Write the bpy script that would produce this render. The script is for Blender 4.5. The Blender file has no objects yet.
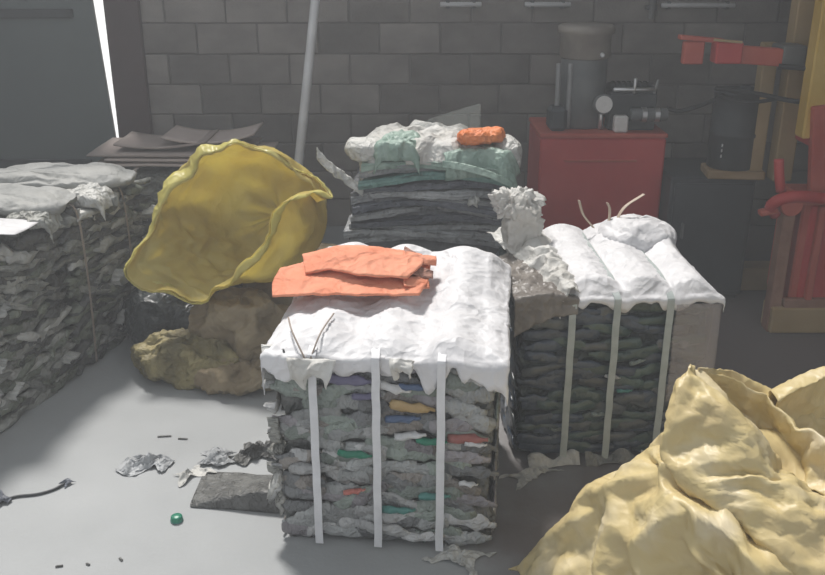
import bpy, bmesh, math, random
import numpy as np
from mathutils import Vector, Matrix, Euler
R = math.radians
SC = bpy.context.scene
COL = SC.collection
random.seed(7)

# ------------------------------------------------------------------ camera, sky, sun, exposure
cam = bpy.data.objects.new('camera', bpy.data.cameras.new('camera'))
COL.objects.link(cam); SC.camera = cam
cam.location = (0, 0, 1.9)
cam.rotation_euler = (R(90 - 21), 0, 0)
cam.data.sensor_width = 36
cam.data.lens = 900 / 825 * 36
cam.data.clip_start = 0.05

w = bpy.data.worlds.new('overcast_sky'); SC.world = w; w.use_nodes = True
bg = w.node_tree.nodes['Background']
bg.inputs[0].default_value = (0.90, 0.95, 1.0, 1); bg.inputs[1].default_value = 0.45

sun = bpy.data.objects.new('sun', bpy.data.lights.new('sun', 'SUN')); COL.objects.link(sun)
sun.data.energy = 3.2; sun.data.angle = R(9); sun.data.color = (1, 0.97, 0.93)
sun.location = (-3, 8, 9)
sun.rotation_euler = Vector((0.22, -0.55, -1)).to_track_quat('-Z', 'Y').to_euler()

vs = SC.view_settings
vs.view_transform = 'Standard'; vs.look = 'None'; vs.gamma = 1; vs.use_curve_mapping = False
vs.exposure = 0.45

# ------------------------------------------------------------------ noise (numpy)
def _h(i, j, k, s):
    n = (i * 374761393 + j * 668265263 + k * 2147483647 + s * 1274126177) & 0xFFFFFFFF
    n = ((n ^ (n >> 13)) * 1274126177) & 0xFFFFFFFF
    n = (n ^ (n >> 16)) & 0xFFFF
    return n / 32767.5 - 1.0
def vn(P, s=0):
    P = np.asarray(P, float); f = np.floor(P).astype(np.int64); t = P - f; t = t * t * (3 - 2 * t)
    i, j, k = f[..., 0], f[..., 1], f[..., 2]; x, y, z = t[..., 0], t[..., 1], t[..., 2]
    L = lambda a, b, u: a + (b - a) * u
    c = [[[_h(i + a, j + b, k + d, s) for d in (0, 1)] for b in (0, 1)] for a in (0, 1)]
    return L(L(L(c[0][0][0], c[0][0][1], z), L(c[0][1][0], c[0][1][1], z), y),
             L(L(c[1][0][0], c[1][0][1], z), L(c[1][1][0], c[1][1][1], z), y), x)
def crumple(P, s=0, f=5.0, n=5):
    """crushed sheet: a few sharp creases in random directions plus ridged folds; about -1..1"""
    P = np.asarray(P, float); rg = np.random.RandomState(s)
    Wp = P + .35 / f * np.stack([vn(P * f * .6, s + 11), vn(P * f * .6, s + 12), vn(P * f * .6, s + 13)], -1)
    T = []
    for q in range(6):
        d = rg.normal(size=3); d /= np.linalg.norm(d)
        t = (Wp @ d) * f * (0.6 + 0.9 * rg.rand()) + rg.rand() * 9; T.append(np.abs((t % 2) - 1) * 2 - 1)
    fac = np.maximum(np.minimum(T[0], T[1]), np.minimum(T[2], T[3])) * .7 + np.minimum(np.maximum(T[4], T[5]), T[0]) * .3
    rid = (1 - 2.6 * np.abs(vn(Wp * f * 1.1, s + 21))) * .6 + (1 - 2.6 * np.abs(vn(Wp * f * 2.7 + 5, s + 22))) * .35
    return .6 * fac + .6 * rid

def facet(P, s=0, f=4.):
    """broad flat facets meeting in sharp creases"""
    P = np.asarray(P, float); rg = np.random.RandomState(s); T = []
    Wp = P + .2 / f * np.stack([vn(P * f * .7, s + 1), vn(P * f * .7, s + 2), vn(P * f * .7, s + 3)], -1)
    for q in range(7):
        d = rg.normal(size=3); d /= np.linalg.norm(d); t = (Wp @ d) * f * (.5 + .8 * rg.rand()) + rg.rand() * 9; T.append(np.abs((t % 2) - 1) * 2 - 1)
    return np.maximum(np.minimum(T[0], T[1]), np.minimum(T[2], np.maximum(T[3], T[4]))) * .7 + np.minimum(T[5], T[6]) * .45

# ------------------------------------------------------------------ materials
MATS = {}
def pmat(name, c1, c2=None, sc=(4, 4, 4), rough=.7, bump=0., bsc=40., metal=0., trans=0., detail=4, rnd=0., spec=.4, alpha=1., contrast=(.35, .65), c3=None, transm=0., crease=0., csc=9.):
    m = bpy.data.materials.new(name); m.use_nodes = True; MATS[name] = m
    nt = m.node_tree; N = nt.nodes; L = nt.links; b = N['Principled BSDF']; out = N['Material Output']
    c2 = c2 or tuple(x * .8 for x in c1)
    tc = N.new('ShaderNodeTexCoord'); mp = N.new('ShaderNodeMapping'); mp.inputs['Scale'].default_value = sc
    L.new(tc.outputs['Object'], mp.inputs[0])
    no = N.new('ShaderNodeTexNoise'); no.inputs['Scale'].default_value = 1; no.inputs['Detail'].default_value = detail
    L.new(mp.outputs[0], no.inputs['Vector'])
    if rnd:
        oi = N.new('ShaderNodeObjectInfo'); mu = N.new('ShaderNodeVectorMath'); mu.operation = 'SCALE'; mu.inputs['Scale'].default_value = 37
        cx = N.new('ShaderNodeCombineXYZ'); L.new(oi.outputs['Random'], cx.inputs[0]); L.new(oi.outputs['Random'], cx.inputs[1]); L.new(cx.outputs[0], mu.inputs[0])
        ad = N.new('ShaderNodeVectorMath'); L.new(mp.outputs[0], ad.inputs[0]); L.new(mu.outputs[0], ad.inputs[1]); L.new(ad.outputs[0], no.inputs['Vector'])
    cr = N.new('ShaderNodeValToRGB'); e = cr.color_ramp.elements
    e[0].position, e[1].position = contrast; e[0].color = (*c1, 1); e[1].color = (*c2, 1)
    if c3:
        x = cr.color_ramp.elements.new(sum(contrast) / 2); x.color = (*c3, 1)
    L.new(no.outputs['Fac'], cr.inputs[0]); col = cr.outputs[0]
    if rnd:
        hs = N.new('ShaderNodeHueSaturation'); mr = N.new('ShaderNodeMapRange')
        mr.inputs['To Min'].default_value = 1 - rnd; mr.inputs['To Max'].default_value = 1 + rnd
        L.new(oi.outputs['Random'], mr.inputs['Value']); L.new(mr.outputs[0], hs.inputs['Value']); L.new(col, hs.inputs['Color']); col = hs.outputs[0]
    L.new(col, b.inputs['Base Color'])
    b.inputs['Roughness'].default_value = rough; b.inputs['Metallic'].default_value = metal
    b.inputs['Specular IOR Level'].default_value = spec; b.inputs['Alpha'].default_value = alpha
    if transm: b.inputs['Transmission Weight'].default_value = transm
    if bump or crease:
        n2 = N.new('ShaderNodeTexNoise'); n2.inputs['Scale'].default_value = bsc; n2.inputs['Detail'].default_value = 3
        L.new(tc.outputs['Object'], n2.inputs['Vector'])
        bp = N.new('ShaderNodeBump'); bp.inputs['Strength'].default_value = bump; bp.inputs['Distance'].default_value = .01
        L.new(n2.outputs['Fac'], bp.inputs['Height']); nrm = bp.outputs[0]
        if crease:    # fine crushed facets
            wv = N.new('ShaderNodeTexNoise'); wv.inputs['Scale'].default_value = csc * .7; L.new(tc.outputs['Object'], wv.inputs['Vector'])
            wa = N.new('ShaderNodeVectorMath'); wa.operation = 'MULTIPLY_ADD'; wa.inputs[1].default_value = (1.6 / csc,) * 3
            L.new(wv.outputs['Color'], wa.inputs[0]); L.new(tc.outputs['Object'], wa.inputs[2])
            for kq, (sq, dq) in enumerate(((1., 1.), (2.7, .4))):
                vo = N.new('ShaderNodeTexVoronoi'); vo.inputs['Scale'].default_value = csc * sq; L.new(wa.outputs[0], vo.inputs['Vector'])
                b2_ = N.new('ShaderNodeBump'); b2_.inputs['Strength'].default_value = crease; b2_.inputs['Distance'].default_value = .45 / csc * dq
                L.new(vo.outputs['Distance'], b2_.inputs['Height']); L.new(nrm, b2_.inputs['Normal']); nrm = b2_.outputs[0]
        L.new(nrm, b.inputs['Normal'])
    if trans:
        tr = N.new('ShaderNodeBsdfTranslucent'); L.new(col, tr.inputs[0]); mx = N.new('ShaderNodeMixShader'); mx.inputs[0].default_value = trans
        L.new(b.outputs[0], mx.inputs[1]); L.new(tr.outputs[0], mx.inputs[2]); L.new(mx.outputs[0], out.inputs[0])
    return m
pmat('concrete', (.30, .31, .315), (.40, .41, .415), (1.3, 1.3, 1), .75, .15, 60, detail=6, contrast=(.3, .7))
def painted_shade(m):
    # shade painted into the concrete as brown darkening on the right, ragged-edged
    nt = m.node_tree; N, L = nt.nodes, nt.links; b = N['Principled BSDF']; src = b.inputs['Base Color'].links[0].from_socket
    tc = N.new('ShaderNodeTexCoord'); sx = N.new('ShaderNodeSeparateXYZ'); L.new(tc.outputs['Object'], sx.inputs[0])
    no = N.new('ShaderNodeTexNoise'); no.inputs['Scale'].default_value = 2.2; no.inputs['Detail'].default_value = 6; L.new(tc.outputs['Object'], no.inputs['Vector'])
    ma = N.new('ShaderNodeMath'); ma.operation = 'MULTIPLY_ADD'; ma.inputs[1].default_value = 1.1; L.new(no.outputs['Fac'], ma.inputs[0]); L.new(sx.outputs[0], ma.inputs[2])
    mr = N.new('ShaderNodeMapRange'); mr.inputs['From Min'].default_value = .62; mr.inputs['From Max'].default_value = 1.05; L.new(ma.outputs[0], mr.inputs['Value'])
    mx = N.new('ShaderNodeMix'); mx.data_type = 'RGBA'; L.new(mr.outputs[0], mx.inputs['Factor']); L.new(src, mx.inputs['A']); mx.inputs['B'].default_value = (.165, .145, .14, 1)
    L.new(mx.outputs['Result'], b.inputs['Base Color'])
painted_shade(MATS['concrete'])
pmat('block', (.185, .168, .158), (.26, .235, .22), (3, 3, 5), .9, .3, 60, rnd=.25)
pmat('mortar', (.19, .174, .165), (.23, .21, .20), (4, 4, 4), .95, .3, 80)
pmat('sidewall', (.13, .13, .13), (.17, .17, .165), (2, 2, 2), .9, .2, 50)
pmat('door_paint', (.115, .138, .14), (.138, .16, .16), (1.5, 1.5, .6), .6, .05, 20)
pmat('jamb_paint', (.065, .042, .045), (.085, .052, .054), (2, 2, 3), .6)
pmat('shade_roof_tin', (.3, .3, .3), (.36, .36, .35), (1, 6, 1), .5, metal=.3)
pmat('pvc', (.58, .58, .59), (.68, .68, .69), (3, 3, 8), .5)
pmat('pipe_grey', (.22, .225, .23), (.30, .30, .30), (6, 6, 6), .45)
pmat('core_grey', (.095, .10, .098), (.22, .22, .215), (3, 3, 26), .55, .6, 30, contrast=(.3, .7), c3=(.15, .155, .15), crease=0.7, csc=18)
pmat('core_dark', (.025, .035, .045), (.075, .095, .095), (3, 3, 22), .45, .6, 30, contrast=(.3, .7), c3=(.04, .06, .06), crease=0.7, csc=18)
pmat('core_film', (.12, .125, .115), (.33, .325, .30), (4, 4, 18), .6, .7, 30, contrast=(.3, .7), c3=(.20, .205, .19), crease=0.8, csc=16)
pmat('core_slate', (.055, .06, .072), (.15, .155, .165), (2, 2, 24), .6, .5, 30, contrast=(.3, .7), crease=0.5, csc=14)
for n, c in dict(clear=(.36, .37, .37), pale=(.50, .50, .50), smoke=(.17, .175, .18), sage=(.25, .29, .26), mauve=(.30, .28, .30), brown=(.26, .235, .215)).items():
    pmat('pet_' + n, tuple(x * .75 for x in c), c, (14, 14, 14), .32, .4, 50, rnd=.25, spec=.6, crease=.5, csc=26)
pmat('pet_green', (.02, .16, .10), (.03, .26, .16), (14, 14, 14), .35, .3, 50)
pmat('pet_teal', (.06, .20, .18), (.09, .27, .24), (14, 14, 14), .35, .3, 50)
pmat('pet_blue', (.07, .11, .2), (.1, .15, .26), (14, 14, 14), .35, .3, 50)
pmat('pet_violet', (.12, .11, .19), (.17, .16, .25), (14, 14, 14), .35, .3, 50)
pmat('pet_red', (.28, .09, .075), (.36, .13, .11), (14, 14, 14), .4, .3, 50)
pmat('pet_coral', (.5, .15, .12), (.6, .22, .18), (14, 14, 14), .4, .3, 50)
pmat('pet_orange', (.40, .27, .12), (.48, .34, .16), (14, 14, 14), .4, .3, 50)
pmat('pet_white', (.55, .55, .55), (.7, .7, .7), (14, 14, 14), .4, .3, 50)
pmat('dk_navy', (.024, .038, .062), (.05, .07, .10), (14, 14, 14), .28, .4, 50, rnd=.3, spec=.6)
pmat('dk_green', (.03, .055, .047), (.052, .088, .076), (14, 14, 14), .28, .4, 50, rnd=.3, spec=.6)
pmat('dk_grey', (.045, .053, .055), (.085, .095, .098), (14, 14, 14), .28, .4, 50, rnd=.3, spec=.6)
pmat('film_grey', (.20, .205, .19), (.34, .335, .31), (12, 12, 12), .5, .3, 50, rnd=.35, crease=0.7, csc=24)
pmat('film_pale', (.42, .42, .40), (.58, .57, .54), (12, 12, 12), .5, .3, 50, rnd=.2, crease=0.5, csc=20)
pmat('film_moss', (.13, .145, .115), (.21, .225, .18), (12, 12, 12), .5, .3, 50, rnd=.3, crease=0.7, csc=24)
pmat('film_dark', (.07, .07, .068), (.13, .13, .125), (12, 12, 12), .5, .3, 50, rnd=.3, crease=0.7, csc=24)
pmat('white_sheet', (.74, .73, .745), (.85, .84, .855), (5, 5, 5), .5, .12, 45, trans=.12, crease=0.3, csc=8)
pmat('ivory_sheet', (.62, .60, .56), (.74, .73, .70), (6, 6, 6), .6, .25, 45, trans=.15, crease=0.45, csc=12)
pmat('strap_white', (.66, .66, .68), (.74, .74, .76), (20, 20, 20), .5)
pmat('strap_green', (.36, .40, .39), (.45, .49, .48), (20, 20, 20), .45)
pmat('strap_tan', (.42, .33, .25), (.5, .4, .31), (20, 20, 20), .6)
pmat('strap_worn', (.30, .24, .20), (.36, .3, .26), (20, 20, 20), .6)
pmat('orange_cloth', (.80, .27, .15), (.88, .36, .22), (6, 6, 6), .75, .25, 60, trans=.08, crease=0.4, csc=9)
pmat('rust_cloth', (.33, .17, .13), (.48, .26, .2), (16, 16, 16), .8, .2, 60, crease=0.7, csc=22)
pmat('orange_wrap', (.80, .20, .05), (.88, .3, .1), (9, 9, 9), .5, .2, 40, trans=.1, crease=0.6, csc=20)
pmat('mint_film', (.28, .40, .34), (.42, .54, .47), (9, 9, 9), .45, .3, 40, trans=.15, crease=0.4, csc=14)
pmat('teal_film', (.10, .22, .20), (.20, .34, .31), (9, 9, 9), .45, .3, 40, crease=0.5, csc=16)
pmat('slate_film', (.085, .095, .12), (.17, .18, .21), (7, 7, 14), .5, .3, 40, rnd=.25, crease=0.5, csc=16)
pmat('grey_film', (.22, .23, .24), (.36, .37, .38), (7, 7, 14), .5, .3, 40, rnd=.2, crease=0.6, csc=16)
pmat('brown_film', (.20, .175, .155), (.32, .285, .255), (9, 9, 9), .4, .2, 40, alpha=.7, crease=.4, csc=16)
pmat('clear_film', (.42, .46, .44), (.5, .54, .52), (5, 5, 5), .25, .2, 30, alpha=.2)
pmat('wrap_film', (.5, .45, .44), (.6, .55, .53), (5, 5, 5), .3, .3, 30, alpha=.28)
pmat('yellow_film', (.76, .63, .20), (.86, .77, .30), (4, 4, 4), .38, .2, 22, trans=.55, contrast=(.3, .7), crease=0.35, csc=5)
pmat('yellow_hem', (.76, .68, .18), (.86, .80, .32), (5, 5, 5), .38, .25, 22, trans=.45, crease=.35, csc=9)
pmat('tan_sack', (.60, .47, .24), (.72, .62, .42), (5, 5, 5), .46, .12, 30, trans=.10, contrast=(.32, .68), c3=(.66, .53, .26), detail=6, spec=.5, crease=0.22, csc=7)
pmat('brown_sack', (.24, .18, .105), (.34, .27, .17), (6, 6, 6), .7, .4, 40, crease=0.4, csc=9)
pmat('ochre_sack', (.15, .125, .06), (.36, .30, .14), (7, 7, 7), .6, .4, 40, crease=0.7, csc=13)
pmat('black_sack', (.022, .028, .03), (.05, .058, .06), (6, 6, 6), .4, .4, 30, crease=0.7, csc=11)
pmat('grey_sack', (.25, .255, .25), (.36, .36, .345), (5, 5, 5), .65, .35, 40, crease=0.22, csc=9)
pmat('cardboard', (.42, .345, .315), (.52, .44, .405), (3, 3, 3), .85, .15, 60, rnd=.2)
pmat('red_paint', (.46, .04, .04), (.54, .06, .055), (3, 3, 3), .5, .1, 30)
pmat('red_worn', (.42, .07, .05), (.50, .11, .075), (5, 5, 5), .6, .2, 30)
pmat('yellow_paint', (.56, .36, .07), (.66, .46, .13), (5, 5, 4), .55, .15, 30)
pmat('tan_paint', (.36, .25, .12), (.44, .32, .17), (5, 5, 4), .6, .15, 30)
pmat('timber', (.27, .18, .09), (.38, .26, .14), (3, 18, 18), .8, .2, 60)
pmat('dark_steel', (.030, .034, .038), (.05, .055, .06), (6, 6, 6), .5, .1, 30)
pmat('slate_steel', (.03, .036, .044), (.046, .053, .06), (3, 3, 3), .55, .1, 30)
pmat('grey_steel', (.10, .105, .11), (.145, .15, .15), (6, 6, 6), .5, .1, 30)
pmat('lid_steel', (.22, .195, .175), (.30, .27, .24), (8, 8, 8), .6, .1, 30)
pmat('chrome', (.55, .55, .56), (.66, .66, .66), (9, 9, 9), .28, metal=.85)
pmat('dial', (.62, .60, .58), (.7, .68, .66), (30, 30, 30), .5)
pmat('rubber', (.018, .018, .02), (.03, .03, .032), (9, 9, 9), .7)
pmat('mark_white', (.6, .6, .6), (.75, .75, .75), (60, 60, 60), .7)
pmat('rust', (.26, .13, .09), (.36, .2, .14), (8, 8, 8), .9, .3, 40)

# ------------------------------------------------------------------ object helpers
def mesh(name, V, F, m, smooth=True):
    me = bpy.data.meshes.new(name)
    me.from_pydata([tuple(map(float, v)) for v in V], [], [tuple(f) for f in F]); me.update()
    if m: me.materials.append(MATS[m])
    if smooth: me.polygons.foreach_set('use_smooth', [True] * len(me.polygons))
    return me
def tag(o, label=None, cat=None, group=None, kind=None):
    if label: o['label'] = label
    if cat: o['category'] = cat
    if group: o['group'] = group
    if kind: o['kind'] = kind
    return o
def link(name, me, parent=None, loc=(0, 0, 0), rot=(0, 0, 0)):
    o = bpy.data.objects.new(name, me); COL.objects.link(o)
    o.location = loc; o.rotation_euler = rot
    if parent: o.parent = parent
    return o
def obj(name, VF, m, parent=None, smooth=True, off=None):
    V, F = VF
    if off is not None: V = np.asarray(V, float) - np.asarray(off, float)
    return link(name, mesh(name, V, F, m, smooth), parent)
def empty(name, loc, rz=0, label=None, cat=None, group=None, kind=None):
    o = link(name, None, None, loc, (0, 0, rz)); o.empty_display_size = .1
    return tag(o, label, cat, group, kind)
def single(name, VF, m, base, label, cat, group=None, smooth=True, solid=0):
    o = obj(name, VF, m, None, smooth, base); o.location = base
    if solid: thick(o, solid)
    return tag(o, label, cat, group)
def thick(o, t, off=-1):
    md = o.modifiers.new('thickness', 'SOLIDIFY'); md.thickness = t; md.offset = off
    return o

def grid_faces(nu, nv, wrap=False):
    F = []
    for i in range(nu - 1):
        for j in range(nv if wrap else nv - 1):
            k = (j + 1) % nv; F.append((i * nv + j, i * nv + k, (i + 1) * nv + k, (i + 1) * nv + j))
    return F
def box(c, s, bev=.004, rz=0, rx=0, ry=0, seg=1):
    bm = bmesh.new(); bmesh.ops.create_cube(bm, size=1)
    for v in bm.verts: v.co = Vector((v.co.x * s[0], v.co.y * s[1], v.co.z * s[2]))
    if bev: bmesh.ops.bevel(bm, geom=list(bm.edges), offset=min(bev, min(s) * .45), segments=seg, affect='EDGES', profile=.5)
    M = Matrix.Translation(c) @ Euler((rx, ry, rz)).to_matrix().to_4x4(); bm.transform(M)
    bm.verts.index_update(); V = [tuple(v.co) for v in bm.verts]; F = [[v.index for v in f.verts] for f in bm.faces]; bm.free()
    return V, F
def merge(*vfs):
    V, F = [], []
    for v, f in vfs:
        o = len(V); V += [tuple(x) for x in v]; F += [[i + o for i in q] for q in f]
    return V, F
def lathe(prof, c, axis=(0, 0, 1), n=24):
    """prof: (radius, height) pairs along axis from c; ends closed"""
    ax = Vector(axis).normalized(); q = Vector((0, 0, 1)).rotation_difference(ax); V = []
    for r, h in prof:
        for k in range(n):
            a = 2 * math.pi * k / n; V.append(tuple(Vector(c) + q @ Vector((r * math.cos(a), r * math.sin(a), h))))
    F = grid_faces(len(prof), n, True); F.append(list(range(n - 1, -1, -1))); F.append(list(range((len(prof) - 1) * n, len(prof) * n)))
    return V, F
def cyl(a, b, r, n=16, bev=.004):
    d = Vector(b) - Vector(a); L = d.length; bev = min(bev, r * .4, L * .3)
    return lathe([(r - bev, 0), (r, bev), (r, L - bev), (r - bev, L)], a, d, n)
def cr1(P, n):
    """Catmull-Rom through P (k,3), n samples"""
    P = np.asarray(P, float); k = len(P); E_ = np.vstack([2 * P[0] - P[1], P, 2 * P[-1] - P[-2]])
    t = np.linspace(0, k - 1 - 1e-9, n); i = t.astype(int); u = (t - i)[:, None]
    a, b, c, d = E_[i], E_[i + 1], E_[i + 2], E_[i + 3]
    return .5 * (2 * b + (c - a) * u + (2 * a - 5 * b + 4 * c - d) * u ** 2 + (3 * b - a - 3 * c + d) * u ** 3)
def tube(path, r, n=8, m=24):
    P = cr1(path, m) if m else np.asarray(path, float); V = []
    for i, p in enumerate(P):
        t = Vector(P[min(i + 1, len(P) - 1)] - P[max(i - 1, 0)]).normalized()
        s = t.cross(Vector((.13, .22, .97)) if abs(t.z) < .9 else Vector((1, 0, 0))).normalized(); u = t.cross(s)
        for k in range(n):
            a = 2 * math.pi * k / n; V.append(tuple(Vector(p) + (s * math.cos(a) + u * math.sin(a)) * r))
    F = grid_faces(len(P), n, True); F.append(list(range(n - 1, -1, -1))); F.append(list(range((len(P) - 1) * n, len(P) * n)))
    return V, F
def loft(rows, nu, nv):
    A = np.array([cr1(r, nv) for r in rows]); return np.stack([cr1(A[:, j], nu) for j in range(nv)], 1)   # nu,nv,3
def normals(G):
    du = np.gradient(G, axis=0); dv = np.gradient(G, axis=1); n = np.cross(du, dv)
    return n / (np.linalg.norm(n, axis=-1, keepdims=True) + 1e-9)
def _con(A, B, rest, k):
    d = B - A; L_ = np.linalg.norm(d, axis=-1, keepdims=True) + 1e-9; c = (.5 * k) * (1 - rest[..., None] / L_) * d; A += c; B -= c
def _relax(P, G0, ex, it, anchor, bend, lim, Nf):
    D = lambda a, b: np.linalg.norm(b - a, axis=-1)
    r0, r1 = D(G0[:-1], G0[1:]) * ex, D(G0[:, :-1], G0[:, 1:]) * ex
    s0, s1 = D(G0[:-1, :-1], G0[1:, 1:]) * ex, D(G0[1:, :-1], G0[:-1, 1:]) * ex
    b0, b1 = D(G0[:-2], G0[2:]) * ex, D(G0[:, :-2], G0[:, 2:]) * ex
    nu, nv = P.shape[:2]
    for q in range(it):
        for o in (0, 1):
            n = (nu - o) // 2; _con(P[o:o + 2 * n:2], P[o + 1:o + 2 * n:2], r0[o:o + 2 * n - 1:2], .9)
            n = (nv - o) // 2; _con(P[:, o:o + 2 * n:2], P[:, o + 1:o + 2 * n:2], r1[:, o:o + 2 * n - 1:2], .9)
        for (a, b, rs, k) in ((np.s_[:-1, :-1], np.s_[1:, 1:], s0, .3), (np.s_[1:, :-1], np.s_[:-1, 1:], s1, .3), (np.s_[:-2], np.s_[2:], b0, bend), (np.s_[:, :-2], np.s_[:, 2:], b1, bend)):
            A, B = P[a], P[b]; d = B - A; L_ = np.linalg.norm(d, axis=-1, keepdims=True) + 1e-9; c = (.5 * k) * (1 - rs[..., None] / L_) * d
            P[a] += c; P[b] -= c
        P += anchor * (G0 - P)
        if lim is not None:
            h = ((P - G0) * Nf).sum(-1, keepdims=True); P += Nf * np.maximum(0, -lim - h)
    return P
def buckle(G, seed=0, ex=(1.10, 1.05), coarse=4, it=(120, 50), anchor=(.012, .03), bend=(.06, .12), lim=None, fix=None):
    """crush a sheet: its fabric is made longer than the shape it lies on, so it buckles into folds (two passes, coarse then fine)"""
    nu, nv = G.shape[:2]; cu, cv = max(6, nu // coarse), max(6, nv // coarse)
    iu = np.linspace(0, nu - 1, cu).round().astype(int); iv = np.linspace(0, nv - 1, cv).round().astype(int)
    C0 = G[np.ix_(iu, iv)]; NC = normals(C0); cell = np.linalg.norm(np.diff(C0, axis=0), axis=-1).mean()
    rg = np.random.RandomState(seed)
    P = C0 + NC * (cell * .25 * rg.normal(size=(cu, cv)))[..., None]
    P = _relax(P, C0, ex[0], it[0], anchor[0], bend[0], lim, NC)
    dC = loft(list(P - C0), nu, nv); F0 = G + dC; NF = normals(F0); cell = np.linalg.norm(np.diff(G, axis=0), axis=-1).mean()
    Q = F0 + NF * (cell * .2 * rg.normal(size=(nu, nv)))[..., None]
    Q = _relax(Q, F0, ex[1], it[1], anchor[1], bend[1], None, None)
    if lim is not None:
        N0 = normals(G); h = ((Q - G) * N0).sum(-1, keepdims=True); Q = Q + N0 * np.maximum(0, -lim - h)
    return Q
def sheet(G, seed=0, amp=.01, f=6., fine=.0, ff=25.):
    N_ = normals(G); G = G + N_ * (amp * crumple(G, seed, f) + (fine * crumple(G, seed + 5, ff, 4) if fine else 0))[..., None]
    return G.reshape(-1, 3), grid_faces(G.shape[0], G.shape[1])
def band(path, wdir, width, th=.003):
    """flat strap along path; wdir is its width direction"""
    P = np.asarray(path, float); wd = np.asarray(wdir, float) * width / 2; V = []
    for i, p in enumerate(P):
        t = P[min(i + 1, len(P) - 1)] - P[max(i - 1, 0)]; n = np.cross(t, wdir); n = n / (np.linalg.norm(n) + 1e-9) * th / 2
        V += [p - wd - n, p + wd - n, p + wd + n, p - wd + n]
    k = len(P); F = grid_faces(k, 4, True); F += [(3, 2, 1, 0), tuple(range(4 * k - 4, 4 * k))]
    return V, F
def pillow(c, s, seed, amp=.03, f=6., n=40, rz=0, sq=.7, floor_z=None, fine=0., crush=(1.10, 1.05)):
    """lumpy sack body: superellipsoid with creases, flattened where it rests"""
    th = np.linspace(-math.pi / 2, math.pi / 2, n); ph = np.linspace(0, 2 * math.pi, 2 * n, endpoint=False)
    sp = lambda x, e: np.sign(x) * np.abs(x) ** e
    T, Ph = np.meshgrid(th, ph, indexing='ij')
    P = np.stack([sp(np.cos(T), sq) * sp(np.cos(Ph), sq), sp(np.cos(T), sq) * sp(np.sin(Ph), sq), sp(np.sin(T), .8)], -1)
    Q = P * np.array(s) / 2
    d = P / (np.linalg.norm(P, axis=-1, keepdims=True) + 1e-9)
    if crush:
        nb_ = 2 * n; Gp = np.concatenate([Q[:, -10:], Q, Q[:, :11]], 1); Qp = buckle(Gp, seed, crush, 4, (80, 40), (.025, .035), (.06, .06)); Q = Qp[:, 10:10 + nb_].copy()
        for j in range(11): Q[:, j] = Q[:, j] * (j / 10) + Qp[:, 10 + nb_ + j] * (1 - j / 10)
        Q[0] = Q[0].mean(0); Q[-1] = Q[-1].mean(0); amp *= .3; fine *= .4
    Q = Q + d * (amp * 1.1 * crumple(Q, seed, f) + amp * .6 * crumple(Q, seed + 3, f * 2.3) + (fine * crumple(Q, seed + 7, f * 5) if fine else 0))[..., None]
    ca, sa = math.cos(rz), math.sin(rz)
    Q = np.stack([Q[..., 0] * ca - Q[..., 1] * sa, Q[..., 0] * sa + Q[..., 1] * ca, Q[..., 2]], -1) + np.array(c)
    if floor_z is not None: Q[..., 2] = np.maximum(Q[..., 2], floor_z)
    return Q.reshape(-1, 3), grid_faces(n, 2 * n, True)

# ------------------------------------------------------------------ the setting
def struct(name, VF, m, smooth=False, parent=None, kind='structure'):
    o = obj(name, VF, m, parent, smooth)
    if kind: o['kind'] = kind
    return o
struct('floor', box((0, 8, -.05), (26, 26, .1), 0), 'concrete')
pmat('pale_ground', (.72, .72, .72), (.8, .8, .8), (2, 2, 2), .9)
struct('ground', box((-8, 36.5, .01), (40, 60, .02), 0), 'pale_ground')
WY = 6.2          # inner face of the back wall
DX0, DX1 = -3.55, -2.105   # door opening, gap at its right edge
# block wall: recessed mortar slab with separate blocks standing proud of it
wall = struct('wall_back', box((.835, WY + .058, 1.5), (5.33, .14, 3.0), 0), 'mortar')
protos = []
for k in range(6):
    bm_ = box((0, 0, 0), (.394, .1, .193), .005)
    V = np.array(bm_[0]); V = V + .004 * np.stack([vn(V * 9 + k, k), vn(V * 9 + k, k + 20), vn(V * 9 + k, k + 40)], -1)
    protos.append(mesh('block', V, bm_[1], 'block', False))
hb = {}
for r in range(15):
    for c in range(-1, 14):
        x0 = -1.83 + c * .404 + (.202 if r % 2 else 0); x1 = x0 + .392
        a, b = max(x0, -1.83), min(x1, 3.5)
        if b - a < .05: continue
        if abs((b - a) - .392) < 1e-4: me = protos[random.randrange(6)]
        else:
            key = round(b - a, 3)
            if key not in hb: hb[key] = mesh('block', *box((0, 0, 0), (b - a, .1, .193), .005), 'block', False)
            me = hb[key]
        link('block', me, wall, ((a + b) / 2, WY + .022 + random.uniform(-.006, .006), .1 + r * .2))
# left part of the back wall beyond the door, lintel and jamb
struct('wall_left', box((-3.65, 4.1, 1.5), (.15, 4.2, 3.0), 0), 'sidewall')
struct('wall_right', box((3.6, 4.0, 1.5), (.15, 4.6, 3.0), 0), 'sidewall')
struct('trim_1', box((-1.90, WY + .03, 1.5), (.23, .2, 3.0), .008), 'jamb_paint')
struct('trim_2', box((-2.7, WY + .03, 2.75), (1.75, .2, .5), .008), 'jamb_paint')
# sheet metal door, standing ajar: a wedge of daylight shows along its edge
dr = empty('door_1', (DX0, WY, 0), 0, kind='structure')
Vd, Fd = box((-2.835, WY + .02, 1.23), (1.43, .04, 2.42), .004)
Vd = [(x + (.06 - .05 * (z - .53) if x > -2.5 else 0), y, z) for x, y, z in Vd]
obj('door_panel', (Vd, Fd), 'door_paint', dr, False, (DX0, WY, 0))
obj('door_rail', box((-2.86, WY - .008, 1.46), (1.24, .03, .06), .006), 'dark_steel', dr, False, (DX0, WY, 0))
obj('door_rail', box((-2.86, WY - .008, .45), (1.24, .03, .06), .006), 'dark_steel', dr, False, (DX0, WY, 0))
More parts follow.
